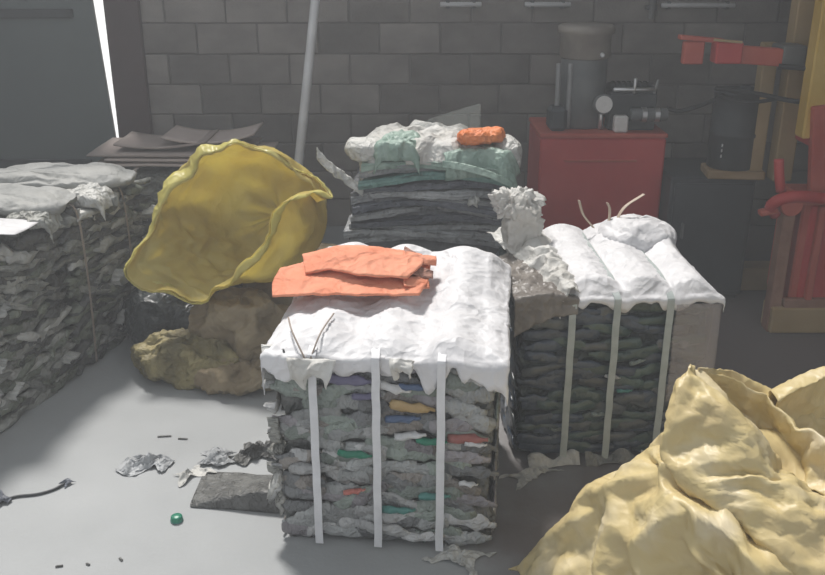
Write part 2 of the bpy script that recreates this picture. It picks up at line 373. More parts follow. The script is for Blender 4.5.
# unseen tin roof, added and shaped to shade the yard's back and right
struct('shade_roof', merge(box((-1.75, 6.15, 3.03), (3.9, .75, .03), 0), box((1.9, 5.82, 3.03), (3.4, 1.4, .03), 0), box((2.30, 3.35, 3.03), (2.6, 3.54, .03), 0)), 'shade_roof_tin')
# conduit runs on the wall
def conduit(x0, x1, z, label):
    e = empty('conduit_pipe', (x0, 6.1, z), 0, label, 'pipe', 'grey conduit runs on the block wall')
    o = (x0, 6.1, z)
    obj('pipe', cyl((x0, 6.13, z), (x1, 6.13, z), .016, 12), 'pvc', e, True, o)
    for x in (x0 + .05, x1 - .05): obj('clip', box((x, 6.155, z), (.025, .07, .05), .004), 'grey_steel', e, False, o)
conduit(.18, .45, 1.52, 'short pale conduit high on wall above the pile of folded film')
conduit(.73, 1.03, 1.52, 'short pale conduit high on wall above the grey oil tank')
conduit(1.62, 2.10, 1.515, 'longest pale conduit high on wall above the red press arm')
e = empty('wall_pipe', (1.56, 6.1, 1.3), 0, 'thin upright grey pipe on wall between two conduits', 'pipe')
obj('pipe', cyl((1.56, 6.12, 1.43), (1.56, 6.12, 2.6), .02, 12), 'pipe_grey', e, True, (1.56, 6.1, 1.3))
obj('clip', box((1.56, 6.15, 1.5), (.07, .07, .03), .004), 'grey_steel', e, False, (1.56, 6.1, 1.3))

# leaning pole
e = empty('leaning_pole', (-.73, 4.88, 0), 0, 'pale grey plastic pole leaning against the wall behind yellow bag', 'pole')
p0, p1 = Vector((-.73, 4.80, .0)), Vector((-.45, 6.06, 2.75))
obj('tube', cyl(p0 + Vector((0, 0, .006)), p1, .027, 16), 'pvc', e, True, (-.73, 4.88, 0))
obj('end_cap', cyl(p1 - (p1 - p0).normalized() * .05, p1 + (p1 - p0).normalized() * .01, .031, 16), 'pipe_grey', e, True, (-.73, 4.88, 0))

# dusty air in the yard
hz = bpy.data.materials.new('dusty_air'); hz.use_nodes = True; nt = hz.node_tree; nt.nodes.remove(nt.nodes['Principled BSDF'])
vsn = nt.nodes.new('ShaderNodeVolumeScatter'); vsn.inputs['Color'].default_value = (.95, .97, 1, 1); vsn.inputs['Density'].default_value = .03; vsn.inputs['Anisotropy'].default_value = .2
nt.links.new(vsn.outputs[0], nt.nodes['Material Output'].inputs['Volume'])
me = mesh('dusty_air', *box((0, 3.0, 1.75), (10, 10, 3.9), 0), None, False); me.materials.append(hz)
tag(link('dusty_air', me), 'thin pale dust haze filling the yard', 'haze', kind='stuff')

# ------------------------------------------------------------------ crushed pieces shared by the bales
def bottle_mesh(k):
    rg = random.Random(k); n = 8; prof = [(.012, -.095), (.030, -.09), (.034, -.04), (.028, .0), (.034, .04), (.022, .075), (.012, .088), (.012, .11)]
    V = []
    for r, x in prof:
        tw = rg.uniform(-.3, .3); fl = rg.uniform(.3, .55); oy = rg.uniform(-.006, .006)
        for j in range(n):
            a = 2 * math.pi * j / n + tw
            V.append((x + rg.uniform(-.006, .006), math.cos(a) * r * rg.uniform(.75, 1.2) * .8, math.sin(a) * r * fl + oy))
    # local: x along bottle, y up the face, z out of the face
    F = grid_faces(len(prof), n, True); F.append(list(range(n - 1, -1, -1))); F.append(list(range((len(prof) - 1) * n, len(prof) * n)))
    return V, F
def fold_mesh(k):
    """flattened wad of film, edge on: a thick wavy tongue"""
    rg = random.Random(100 + k); n = 6; V = []
    for i in range(n):
        t = i / (n - 1); x = (t - .5) * .2; hh = (.006 + .02 * math.sin(math.pi * t)) * rg.uniform(.7, 1.3); oy = rg.uniform(-.012, .012); oz = rg.uniform(-.004, .012)
        V += [(x, oy - hh, -.012), (x + rg.uniform(-.01, .01), oy - hh * .5, .012 + oz), (x + rg.uniform(-.01, .01), oy + hh * .4, .014 + oz), (x, oy + hh, -.012)]
    F = grid_faces(n, 4, True); F += [(3, 2, 1, 0), tuple(range(4 * n - 4, 4 * n))]
    return V, F
BOT = [mesh('crushed_bottle', *bottle_mesh(k), 'pet_clear', True) for k in range(8)]
FOL = [mesh('film_fold', *fold_mesh(k), 'film_grey', True) for k in range(8)]
def piece(name, me, m, root, loc, face, spin, sc):
    o = link(name, me, root, loc)
    base = {'front': Matrix(((1, 0, 0), (0, 0, -1), (0, 1, 0))), 'right': Matrix(((0, 0, 1), (1, 0, 0), (0, 1, 0))),
            'left': Matrix(((0, 0, -1), (-1, 0, 0), (0, 1, 0))), 'top': Matrix.Identity(3)}[face]
    o.rotation_euler = (base @ Matrix.Rotation(spin, 3, 'Z')).to_euler(); o.scale = sc
    o.material_slots[0].link = 'OBJECT'; o.material_slots[0].material = MATS[m]
    return o
def facepos(face, W, D, u, z, out=0):
    return {'front': (u, -D / 2 - out, z), 'right': (W / 2 + out, u, z), 'left': (-W / 2 - out, u, z), 'top': (u, z, 0)}[face]
def core(W, D, H, seed, amp=.02, rows=30, step=.025, r=.04):
    """compressed block: rounded box with horizontal strata pushed in and out"""
    Vs, Fs = [], []
    hx, hy = W / 2, D / 2
    def face(o, a, b, la, lb):
        nu, nv = max(3, int(la / step)), max(3, int(lb / step)); u, v = np.meshgrid(np.linspace(0, la, nu), np.linspace(0, lb, nv), indexing='ij')
        P = np.array(o) + u[..., None] * np.array(a) + v[..., None] * np.array(b)
        inner = np.clip(P, [-hx + r, -hy + r, r], [hx - r, hy - r, H - r]); d = P - inner; L_ = np.linalg.norm(d, axis=-1, keepdims=True) + 1e-9; nrm = d / L_
        P = inner + nrm * r
        disp = amp * (.9 * vn(P * np.array([5, 5, rows]), seed) + .7 * vn(P * 9, seed + 1) + .4 * vn(P * np.array([14, 14, rows * 1.7]), seed + 2)) - amp
        P = P + nrm * disp[..., None]; P[..., 2] = np.maximum(P[..., 2], 0.001)
        off = sum(len(x) for x in Vs); Vs.append(P.reshape(-1, 3)); Fs.extend([tuple(i + off for i in f) for f in grid_faces(nu, nv)])
    face((-hx, -hy, 0), (1, 0, 0), (0, 0, 1), W, H); face((hx, hy, 0), (-1, 0, 0), (0, 0, 1), W, H)
    face((hx, -hy, 0), (0, 1, 0), (0, 0, 1), D, H); face((-hx, hy, 0), (0, -1, 0), (0, 0, 1), D, H)
    face((-hx, -hy, H), (1, 0, 0), (0, 1, 0), W, D); face((-hx, hy, 0), (1, 0, 0), (0, -1, 0), W, D)
    return np.vstack(Vs), Fs
def rimmed(zf, W, D, H):
    def g(x, y):
        rd = min(1, max(0, min(W / 2 - abs(x), D / 2 - abs(y)) / .06)); return H + float(zf(x, y)) * (.35 + .65 * rd) - (1 - rd) ** 2 * .02 + .001
    return g
def strap_loop(x, W, D, H, topz, out=.012, seed=0, back=True):
    """path up the front face, over the top and down the back, in bale space"""
    rg = random.Random(seed); P = []
    for i in range(13):
        P.append((x + rg.uniform(-.0012, .0012), -D / 2 - out - rg.uniform(0, .003), .012 + i / 12 * (H - .03)))
    P.append((x, -D / 2 - out * .6, topz(x, -D / 2) * .5 + H * .5))
    for i in range(9):
        y = -D / 2 + .02 + i / 8 * (D - .04); P.append((x + rg.uniform(-.004, .004), y, topz(x, y)))
    for i in range(8):
        P.append((x, D / 2 + out, H - .03 - i / 7 * (H - .045)))
    return cr1(P, 90)
def drape(W, D, top, ov, seed, amp, f, zfun, step=.014, jag=.03, out=.03, bk_ex=(1.022, 1.045)):
    """sheet lying over a bale top; ov = overhang (left, right, front, back) that turns down the sides"""
    l, r, fr, bk = ov
    xs = np.linspace(-W / 2 - l, W / 2 + r, int((W + l + r) / step)); ys = np.linspace(-D / 2 - fr, D / 2 + bk, int((D + fr + bk) / step))
    X, Y = np.meshgrid(xs, ys, indexing='ij')
    # ragged border: the last stretch of the sheet is stretched or shortened along the edge
    A = np.stack([X * 14, Y * 14, 0 * X], -1); j1 = vn(A, seed + 30) + .6 * vn(A * 2.6, seed + 31)
    def over(c, h, lo, hi):
        e_lo = np.maximum(0, -h - c); e_hi = np.maximum(0, c - h)
        return e_lo, e_hi
    el, er = over(X, W / 2, l, r); ef, eb = over(Y, D / 2, fr, bk)
    k = lambda e, o: e * (1 + (jag / max(o, .01)) * j1)
    el, er, ef, eb = k(el, l), k(er, r), k(ef, fr), k(eb, bk)
    x = np.clip(X, -W / 2, W / 2); y = np.clip(Y, -D / 2, D / 2)
    px = x + (-np.minimum(el, out) + np.minimum(er, out)); py = y + (-np.minimum(ef, out) + np.minimum(eb, out))
    dn = np.maximum(0, el - out * .5) + np.maximum(0, er - out * .5) + np.maximum(0, ef - out * .5) + np.maximum(0, eb - out * .5)
    rim = np.minimum.reduce([W / 2 - np.abs(x), D / 2 - np.abs(y)]); rd = np.clip(rim / .06, 0, 1)
    z = top + zfun(x, y) * (.35 + .65 * rd) - (1 - rd) ** 2 * .02 - dn
    G_ = np.stack([px, py, z], -1)
    G_ = buckle(G_, seed, bk_ex, 4, (110, 50), (.03, .04), (.06, .06), lim=.004)
    return sheet(G_, seed, amp, f, amp * .3, f * 3)

# ------------------------------------------------------------------ bale in the middle: crushed bottles under a white sheet
W, D, H = .735, .80, .715
b1 = empty('bottle_bale', (-.048, 2.92, 0), R(-6), 'strapped bale of crushed clear bottles with white cover and orange cloth on it', 'bale')
obj('bale_core', core(W - .005, D - .03, H, 3), 'core_grey', b1)
rg = random.Random(11)
PAL = ['pet_clear'] * 5 + ['pet_smoke'] * 4 + ['pet_pale'] * 2 + ['pet_sage'] * 3 + ['pet_mauve'] * 2 + ['pet_brown'] * 2
for r in range(15):
    z = .035 + r * .0455
    for c in range(8):
        u = -W / 2 + .04 + (c + .5 * (r % 2) * .9) * .088 + rg.uniform(-.015, .015)
        if u > W / 2 - .05: continue
        s = rg.uniform(.6, .95); u = min(max(u, -W / 2 + .11 * s), W / 2 - .11 * s); piece('crushed_bottle', BOT[rg.randrange(8)], rg.choice(PAL), b1, facepos('front', W, D, u, max(.04, min(z + rg.gauss(0, .014), H - .04)), -.012), 'front', rg.gauss(0, .26) + rg.choice((0, math.pi)), (s, rg.uniform(.85, 1.25), rg.uniform(.5, .8)))
for fc, nc in (('left', 6), ('right', 6)):
    for r in range(12):
        for c in range(nc):
            u = -D / 2 + .125 + (c + .4 * (r % 2)) * .125 + rg.uniform(-.02, .02)
            if u > D / 2 - .1: continue
            piece('crushed_bottle', BOT[rg.randrange(8)], rg.choice(PAL), b1, facepos(fc, W, D, u, .04 + r * .057, -.012), fc, rg.gauss(0, .2) + rg.choice((0, math.pi)), (rg.uniform(.7, 1.), rg.uniform(1., 1.4), rg.uniform(.4, .7)))
# the coloured bottles one can pick out on the front, at their places
for u, z, m, s, k in ((-.10, .352, 'pet_green', .55, 1), (.15, .415, 'pet_green', .5, 2), (.085, .535, 'pet_orange', .7, 3), (-.105, .21, 'pet_coral', .36, 4), (.262, .43, 'pet_red', .62, 5),
                      (.04, .15, 'pet_teal', .55, 6), (.16, .21, 'pet_teal', .5, 7), (.02, .60, 'pet_white', .6, 0), (.09, .605, 'pet_blue', .45, 1), (-.115, .62, 'pet_violet', .75, 2), (-.06, .565, 'pet_violet', .45, 3),
                      (.055, .49, 'pet_blue', .55, 4), (.08, .43, 'pet_white', .5, 5), (.29, .415, 'pet_white', .35, 6), (-.24, .29, 'pet_pale', .8, 7), (.27, .265, 'pet_white', .3, 0), (.0, .07, 'pet_pale', .9, 1), (.12, .05, 'pet_pale', .7, 2)):
    piece('crushed_bottle', BOT[k], m, b1, facepos('front', W, D, u, z, .006), 'front', rg.gauss(0, .15), (s, s * 1.0, .8))
for k in range(16):
    piece('film_fold', FOL[rg.randrange(8)], rg.choice(('film_pale', 'film_grey', 'pet_pale')), b1, (-W / 2 + rg.uniform(-.004, .012), -D / 2 + rg.uniform(-.01, .05), rg.uniform(.12, H - .03)), rg.choice(('left', 'front')), rg.gauss(1.2, .5), (rg.uniform(.25, .5), rg.uniform(.5, 1.), 1.2))
zt1 = lambda x, y: .015 + .085 * np.clip((np.asarray(y) + .1) / .5, 0, 1) + .012 * np.cos(np.asarray(x) * 30)
cov = obj('cover_sheet', drape(W, D, H, (.06, .05, .06, .06), 21, .005, 5, zt1, step=.009, jag=.055, out=.014), 'white_sheet', b1); thick(cov, .004)
for i, x in enumerate((-.222, -.022, .182)):
    obj('strap', band(strap_loop(x, W, D, H, rimmed(zt1, W, D, H), .024, i), (1, 0, 0), .026), 'strap_white', b1, False)
# frayed tufts of the sheet along the near edge
for i, (x, z, s) in enumerate(((-.222, .665, .10), (.06, .68, .06))):
    rows = [[(x + (t - .5) * s * (1.5 - a * .5) + .01 * math.sin(9 * t + i), -D / 2 - .036 - .022 * math.sin(a * 3) - .006 * i, z + .035 - a * s * (.75 + .3 * math.sin(7 * t + i))) for t in np.linspace(0, 1, 6)] for a in np.linspace(0, 1, 5)]
    t_ = obj('sheet_tuft', sheet(loft(rows, 18, 22), 60 + i, .016, 16), 'ivory_sheet', b1); thick(t_, .003)
for i, (x0, x1) in enumerate(((-.33, -.24), (-.19, -.225))):
    obj('tie_string', tube([(x0, -D / 2 + .14 + .05 * i, H + .045), (x0 * .6 + x1 * .4, -D / 2 + .04, H + .04), (x1, -D / 2 - .03, H - .02)], .003, 6, 12), 'strap_worn', b1)

# folded orange cloth on it
def slab_sheet(poly_rows, nu, nv, seed, amp, f): return sheet(buckle(loft(poly_rows, nu, nv), seed, (1.03, 1.03), 4, (60, 40), (.06, .05), (.1, .1)), seed, amp * .3, f)
oc = (-.25, 3.02, .795)
e = empty('folded_cloth', oc, 0, 'folded orange cloth lying on the white covered bale', 'cloth')
lo = [[(-.475, 2.86, .775), (-.33, 2.84, .79), (-.15, 2.835, .79), (.02, 2.85, .785)], [(-.485, 2.95, .79), (-.33, 2.94, .806), (-.15, 2.94, .806), (.05, 2.95, .80)], [(-.475, 3.06, .80), (-.33, 3.10, .822), (-.15, 3.08, .82), (.06, 3.06, .812)]]
thick(obj('lower_fold', slab_sheet(lo, 24, 56, 5, .010, 7), 'orange_cloth', e, True, oc), .007)
up = [[(-.375, 2.975, .815), (-.28, 2.955, .835), (-.17, 2.905, .835), (-.02, 2.90, .828)], [(-.39, 3.06, .838), (-.27, 3.06, .862), (-.13, 3.03, .865), (.03, 2.99, .845)], [(-.40, 3.13, .83), (-.27, 3.17, .85), (-.13, 3.15, .85), (.03, 3.10, .84)], [(-.38, 3.19, .81), (-.25, 3.22, .82), (-.12, 3.20, .82), (.02, 3.15, .81)]]
thick(obj('upper_fold', slab_sheet(up, 36, 56, 6, .013, 6), 'orange_cloth', e, True, oc), .007)
for i, (y, z, x1) in enumerate(((2.93, .80, .06), (2.985, .822, .075), (3.06, .842, .085), (3.11, .835, .06))):
    rows = [[(-.03 + (x1 + .03) * t, y - .055 * (1 - a * 2) * (1 - .45 * t) - .03 * t * (i - 1.5) * .3, z + .018 * math.sin(a * math.pi) - .02 * t) for t in np.linspace(0, 1, 5)] for a in np.linspace(0, 1, 5)]
    thick(obj('frayed_end', sheet(loft(rows, 14, 20), 80 + i, .012, 18), 'rust_cloth' if i % 2 else 'orange_cloth', e, True, oc), .004)

# ------------------------------------------------------------------ bale on the right: dark bottles, white sack cover
W, D, H = .735, .72, .69
fx, fy = .39, 3.05; a = R(3)
cx = fx + math.cos(a) * W / 2 - math.sin(a) * D / 2; cy = fy + math.sin(a) * W / 2 + math.cos(a) * D / 2
b2 = empty('dark_bottle_bale', (cx, cy, 0), a, 'strapped bale of dark green and blue bottles under a frayed white sack', 'bale')
obj('bale_core', core(W - .005, D - .03, H - .01, 8), 'core_dark', b2)
PD = ['dk_navy', 'dk_green', 'dk_grey', 'dk_green', 'dk_navy', 'dk_grey', 'dk_green']
for r in range(13):
    for c in range(7):
        u = -W / 2 + .05 + (c + .5 * (r % 2)) * .1 + rg.uniform(-.015, .015)
        if u > W / 2 - .05: continue
        u = min(max(u, -W / 2 + .10), W / 2 - .10)
        m = rg.choice(PD) if u > -.17 or rg.random() < .3 else 'dk_navy'
        if u > .22 and rg.random() < .5: m = 'pet_smoke'
        piece('crushed_bottle', BOT[rg.randrange(8)], m, b2, facepos('front', W, D, u, min(H - .04, max(.04, .035 + r * .05 + rg.gauss(0, .013))), -.012), 'front', rg.gauss(0, .13) + rg.choice((0, math.pi)), (rg.uniform(.65, 1.), rg.uniform(.7, 1.05), rg.uniform(.45, .7)))
for r in range(12):
    for c in range(6):
        u = -D / 2 + .115 + (c + .4 * (r % 2)) * .11
        if u > D / 2 - .05: continue
        piece('crushed_bottle', BOT[rg.randrange(8)], rg.choice(('dk_navy', 'dk_navy', 'dk_grey')), b2, facepos('left', W, D, u, .04 + r * .053, -.012), 'left', rg.gauss(0, .15), (rg.uniform(.7, 1.), rg.uniform(1., 1.4), rg.uniform(.4, .7)))
for u, z, m in ((.09, .42, 'pet_sage'), (.05, .30, 'pet_teal'), (.0, .36, 'pet_pale'), (-.04, .2, 'pet_sage'), (-.2, .14, 'pet_sage')):
    piece('crushed_bottle', BOT[rg.randrange(8)], m, b2, facepos('front', W, D, u, z, .004), 'front', rg.gauss(0, .1), (.3, .3, .6))
WC, CX = .575, .085          # the white sack covers the right three quarters of the top
def zt2(x, y):
    x = np.asarray(x); y = np.asarray(y)
    return .02 + .028 * np.abs(np.sin((x + .252) / .185 * math.pi)) + .015 * np.clip((y + .1) / .4, 0, 1) + .04 * np.exp(-((x - .2) ** 2 + (y - .2) ** 2) / .02)
cv_, cf_ = drape(WC, D, H, (.05, .04, .03, .05), 33, .004, 6, zt2, step=.009, jag=.025, out=.014)
cov = obj('cover_sack', (np.asarray(cv_) + np.array((CX, 0, 0)), cf_), 'white_sheet', b2); thick(cov, .004)
for i, x in enumerate((-.172, -.007, .19)):
    obj('strap', band(strap_loop(x, W, D, H, lambda a_, y: rimmed(zt2, WC, D, H)(a_ - CX, y), .02, 10 + i), (1, 0, 0), .026), 'strap_green', b2, False)
# standing frayed corner of the sack at the back left
obj('frayed_corner', merge(pillow((-.30, .20, .885), (.15, .11, .09), 4, .13, 17, 36, .2, 1., fine=.03, crush=(1.25, 1.15)), pillow((-.275, .18, .79), (.12, .13, .26), 7, .05, 14, 36, .1, 1., fine=.012, crush=(1.2, 1.1))), 'ivory_sheet', b2)
G_ = np.zeros((72, 40, 3))
for i in range(72):
    for j in range(40):
        t, a_ = i / 71, j / 39      # t from the back to the near edge, a_ from the strap out to the left; the sack narrows towards the near edge
        wd_ = .235 * (1 - .72 * t); dl = max(0, a_ - .75) * .5 * t
        G_[i, j] = (-.15 - wd_ * a_, .34 - .715 * t, H + .03 + .05 * math.sin(math.pi * min(a_ * 1.15, 1)) * (1 - .6 * t) - dl * .25)
thick(obj('hanging_film', sheet(buckle(G_, 44, (1.10, 1.07), 4, (90, 60), (.03, .03), (.06, .05)), 44, .004, 10), 'ivory_sheet', b2), .003)
G_ = np.zeros((60, 40, 3))
for i in range(60):
    for j in range(40):
        t, a_ = i / 59, j / 39
        y = .10 - .48 * min(1, t / .75); dn = max(0, t - .75) * .42 * (.5 + .8 * a_)
        G_[i, j] = (-.16 - .222 * a_, y - .008 * min(1, dn * 20), H - .004 + .02 * math.sin(3 * a_) - dn)
thick(obj('torn_flap', sheet(buckle(G_, 45, (1.08, 1.06), 4, (80, 50), (.04, .03), (.06, .05)), 46, .003, 12), 'brown_film', b2), .002)
thick(obj('rear_lump', pillow((.22, .19, H + .025), (.28, .28, .19), 51, .018, 9, 36, .2, fine=.004), 'white_sheet', b2), .002)
for i, pts in enumerate(([(.04, .22, .77), (.0, .25, .82), (-.02, .26, .88)], [(.12, .20, .78), (.17, .24, .85), (.26, .27, .90)], [(.10, .21, .77), (.11, .24, .84), (.10, .25, .87)])):
    obj('strap_tail', band(cr1(pts, 12), (.5, -.86, 0), .014), 'strap_tan', b2, False)
wr = [[(W / 2 + .012, -.30 + .6 * t, .66 - .62 * a_) for t in np.linspace(0, 1, 5)] for a_ in np.linspace(0, 1, 5)]
wr2 = [[(.21 + .168 * t, -D / 2 - .024 + .008 * math.sin(5 * t), .66 - .40 * a_) for t in np.linspace(0, 1, 5)] for a_ in np.linspace(0, 1, 5)]
thick(obj('stretch_wrap', sheet(loft(wr, 20, 20), 70, .008, 9), 'wrap_film', b2), .002)
thick(obj('stretch_wrap', sheet(loft(wr2, 20, 14), 71, .008, 9), 'wrap_film', b2), .002)
for i in range(3):
    x0 = -.31 + i * .22; rows = [[(x0 + .2 * t, -D / 2 - .02 - .035 * a_ - .01 * math.sin(6 * t + i), .035 + .02 * math.sin(t * 9 + i) * (1 - a_) - .03 * a_) for t in np.linspace(0, 1, 9)] for a_ in np.linspace(0, 1, 4)]
    thick(obj('bottom_film', sheet(loft(rows, 10, 36), 75 + i, .012, 16), 'film_grey' if i == 1 else 'film_pale', b2), .002)

# ------------------------------------------------------------------ row of film bales on the left
def film_bale(corner, L_, Wd, H, rz, seed, label, pal, npx):
    """corner = far right corner on the ground"""
    ca, sa = math.cos(rz), math.sin(rz)
    cxx = corner[0] + (-Wd / 2) * ca - (-L_ / 2) * sa; cyy = corner[1] + (-Wd / 2) * sa + (-L_ / 2) * ca
    e = empty('film_bale', (cxx, cyy, 0), rz, label, 'bale', 'bales of grey film along the left side')
    obj('bale_core', core(Wd - .03, L_ - .03, H - .02, seed, .035, 20), 'core_film', e); r_ = random.Random(seed)
    nr = 17
    for r in range(nr):
        for c in range(npx):
            u = -L_ / 2 + .03 + (c + .5 * (r % 2)) * (L_ - .05) / npx + r_.uniform(-.02, .02)
            if u > L_ / 2 - .02: continue
            piece('film_fold', FOL[r_.randrange(8)], r_.choice(pal), e, facepos('right', Wd, L_, u, .03 + r * (H - .05) / nr + r_.uniform(-.012, .012), -.02), 'right', r_.gauss(0, .22), (r_.uniform(.7, 1.5), r_.uniform(.8, 1.8), r_.uniform(.6, 1.5)))
    for k in range(70):
        piece('film_fold', FOL[r_.randrange(8)], r_.choice(pal), e, (r_.uniform(-Wd / 2 + .05, Wd / 2 - .02), r_.uniform(-L_ / 2 + .05, L_ / 2 - .03), H - .03), 'top', r_.uniform(0, 6.3), (r_.uniform(.6, 1.3), r_.uniform(1, 2), r_.uniform(.7, 1.5)))
    for k in range(7):
        c = (r_.uniform(-.02, Wd / 2), -L_ / 2 if k < 2 else r_.uniform(-L_ / 2, L_ / 2)); piece('film_fold', FOL[r_.randrange(8)], 'film_pale', e, (Wd / 2 + .01, r_.uniform(-L_ / 2 + .05, L_ / 2 - .03), r_.uniform(.1, .7)), 'right', r_.gauss(.6, .5), (.4, .7, 1.6))
    return e
PL = ['film_grey'] * 5 + ['film_moss'] * 3 + ['film_dark'] * 3 + ['film_pale']
f1 = film_bale((-1.56, 3.80), .95, .85, .77, R(-15), 5, 'grey film bale nearest the camera at the left edge of frame', PL, 9)
f2 = film_bale((-1.36, 4.55), .72, .85, .775, R(-15), 6, 'smaller grey film bale next to the open yellow bag', PL + ['film_dark'] * 4 + ['film_moss'] * 2, 7)
for e_, L_, y0, H_ in ((f2, .72, -.27, .775), (f2, .72, .10, .775)):
    pth = cr1([(.1, y0, H_ + .012), (.34, y0, H_ + .012), (.415, y0 - .0, H_ - .01), (.44, y0 - .01, .6), (.445, y0 - .02, .3), (.44, y0 - .03, .02)], 40)
    obj('strap', band(pth, (0, 1, 0), .011), 'strap_worn', e_, False)
# sacks and papers lying on those bales
single('folded_sack', pillow((-1.92, 4.36, .80), (1.0, .36, .09), 91, .010, 5, 40, R(4), .6, .765, .003), 'grey_sack', (-1.92, 4.36, .765), 'long rolled grey sack on the far film bale below the door', 'sack')
single('folded_sack', pillow((-1.96, 3.96, .80), (.80, .34, .09), 92, .010, 6, 40, R(-6), .6, .765, .003), 'grey_sack', (-1.96, 3.96, .765), 'shorter rolled grey sack lying nearer the camera on film bales', 'sack')
rows = [[(-2.03 + .44 * t, 3.40 + .28 * a_ + .03 * t, .806 + .015 * math.sin(3 * t + 2 * a_)) for t in np.linspace(0, 1, 5)] for a_ in np.linspace(0, 1, 4)]
single('white_paper_sheet', sheet(loft(rows, 20, 30), 93, .005, 7), 'white_sheet', (-1.95, 3.6, .79), 'flat white sheet on the nearest film bale at left edge', 'sheet', solid=.003)

# heap of flat cardboard against the wall
hb_ = empty('cardboard_bale', (-1.38, 5.45, 0), R(3), 'low bale of cardboard against the wall behind the yellow bag', 'bale')
obj('bale_core', core(1.0, .6, .66, 14, .025, 24), 'core_film', hb_)
for i in range(2):
    obj('strap', band(strap_loop((-.25, .25)[i], 1.0, .6, .66, lambda a_, y: .665, .01, 40 + i), (1, 0, 0), .02), 'strap_worn', hb_, False)
CB = ['bottom cardboard sheet of the heap by the wall', 'cardboard sheet second from bottom of the heap by the wall', 'cardboard sheet third from bottom of the heap by the wall', 'bent cardboard sheet second from top of wall heap', 'topmost bent cardboard sheet of the heap by the wall']
z = .668
for i in range(5):
    wd, dp = (.95, .5) if i < 3 else (.55, .38); x0 = -1.38 + (-.02, .05, -.06, -.12, .16)[i]; y0 = 5.42 + .02 * i; bend = (.004, .01, .01, .05, .07)[i]
    rows = [[(x0 + (t - .5) * wd, y0 + (a_ - .5) * dp, z + .012 + bend * ((2 * t - 1) ** 2 * .6 + t * .3)) for t in np.linspace(0, 1, 6)] for a_ in np.linspace(0, 1, 4)]
    single('cardboard_sheet', sheet(loft(rows, 8, 16), 100 + i, .003, 4), 'cardboard', (x0, y0, z), CB[i], 'cardboard', 'flat cardboard heap', solid=.01)
    z += .024

# ------------------------------------------------------------------ open yellow bag on a heap of sacks
MO = np.array([(-1.307, 3.86, 0.542), (-1.242, 3.92, 0.666), (-1.134, 4.0, 0.818), (-1.021, 4.06, 0.953), (-0.909, 4.1, 1.028), (-0.775, 4.12, 1.015), (-0.593, 4.12, 0.954), (-0.466, 4.08, 0.887), (-0.43, 3.99, 0.85), (-0.503, 3.92, 0.865), (-0.604, 3.85, 0.813), (-0.691, 3.8, 0.704), (-0.782, 3.77, 0.593), (-0.877, 3.76, 0.493), (-0.977, 3.77, 0.436), (-1.133, 3.8, 0.444), (-1.246, 3.83, 0.481)])
def closed(P, n):
    P = np.asarray(P); k = len(P); E_ = np.vstack([P[-2:], P, P[:3]]); t = np.linspace(0, k, n, endpoint=False); i = t.astype(int); u = (t - i)[:, None]
    a, b, c, d = E_[i + 1], E_[i + 2], E_[i + 3], E_[i + 4]
    return .5 * (2 * b + (c - a) * u + (2 * a - 5 * b + 4 * c - d) * u ** 2 + (3 * b - a - 3 * c + d) * u ** 3)
M0 = closed(MO + np.array((.02, 0, -.03)) + .018 * np.stack([vn(MO * 7, 61), vn(MO * 7, 62), vn(MO * 7, 63)], -1), 130); c0 = M0.mean(0); rings = []
an_ = np.unwrap(np.arctan2(M0[:, 2] - c0[2] + .0, M0[:, 0] - c0[0]))
def bring(c, rx, rz_, tilt):
    q = np.stack([c[0] + rx * np.cos(an_), c[1] + tilt * np.sin(an_), c[2] + rz_ * np.sin(an_)], -1); q[:, 2] = np.maximum(q[:, 2], .42); return q
E1 = bring((-.82, 4.06, .70), .36, .30, .12); E2 = bring((-.76, 4.22, .67), .31, .27, .1); E3 = bring((-.70, 4.36, .62), .24, .21, .06); E4 = bring((-.68, 4.44, .6), .03, .03, 0)
rings = [M0, M0 * .72 + E1 * .28 + np.array((0, .02, 0)), M0 * .3 + E1 * .7, E1 * .5 + E2 * .5, E2, E3, E4]
Rg = np.stack([cr1(np.array([r[j] for r in rings]), 60) for j in range(130)], 1)
nb = Rg.shape[1]; Gp = np.concatenate([Rg[:, -12:], Rg, Rg[:, :13]], 1)
Qp = buckle(Gp, 17, (1.09, 1.045), 4, (140, 50), (.014, .035), (.06, .08))
Gc = Qp[:, 12:12 + nb].copy()
for j in range(13): Gc[:, j] = Gc[:, j] * (j / 12) + Qp[:, 12 + nb + j] * (1 - j / 12)
Gc = np.concatenate([Gc, Gc[:, :1]], 1)
yb = empty('yellow_bag', (-.8, 4.0, .40), 0, 'large open yellow film bag slumped on sacks beside the film bales', 'bag')
Vb = Gc[:, :nb].reshape(-1, 3); thick(obj('bag_body', (Vb, grid_faces(Gc.shape[0], nb, True)), 'yellow_film', yb, True, (-.8, 4.0, .40)), .003)
Mh = np.vstack([M0, M0[:1]]); Mh = Gc[0]; out_ = Mh - c0; out_ /= np.linalg.norm(out_, axis=1, keepdims=True)
dp_ = np.vstack([Gc[5], Gc[5][:0]]) - Gc[0]; dp_ /= np.linalg.norm(dp_, axis=1, keepdims=True) + 1e-9
tt_ = np.linspace(0, 1, len(Mh)); wob = .6 + .5 * vn(np.stack([np.cos(tt_ * 6.283) * 3, np.sin(tt_ * 6.283) * 3, tt_ * 0], -1), 77)
hem = np.stack([Gc[0] + dp_ * (.10 * a_ * wob)[:, None] + out_ * (.006 + .030 * math.sin(a_ * math.pi) * wob[:, None]) for a_ in np.linspace(0, 1, 9)], 0)
hv, hf = sheet(hem, 78, .008, 4)
thick(obj('turned_hem', (hv, hf), 'yellow_hem', yb, True, (-.8, 4.0, .40)), .003)
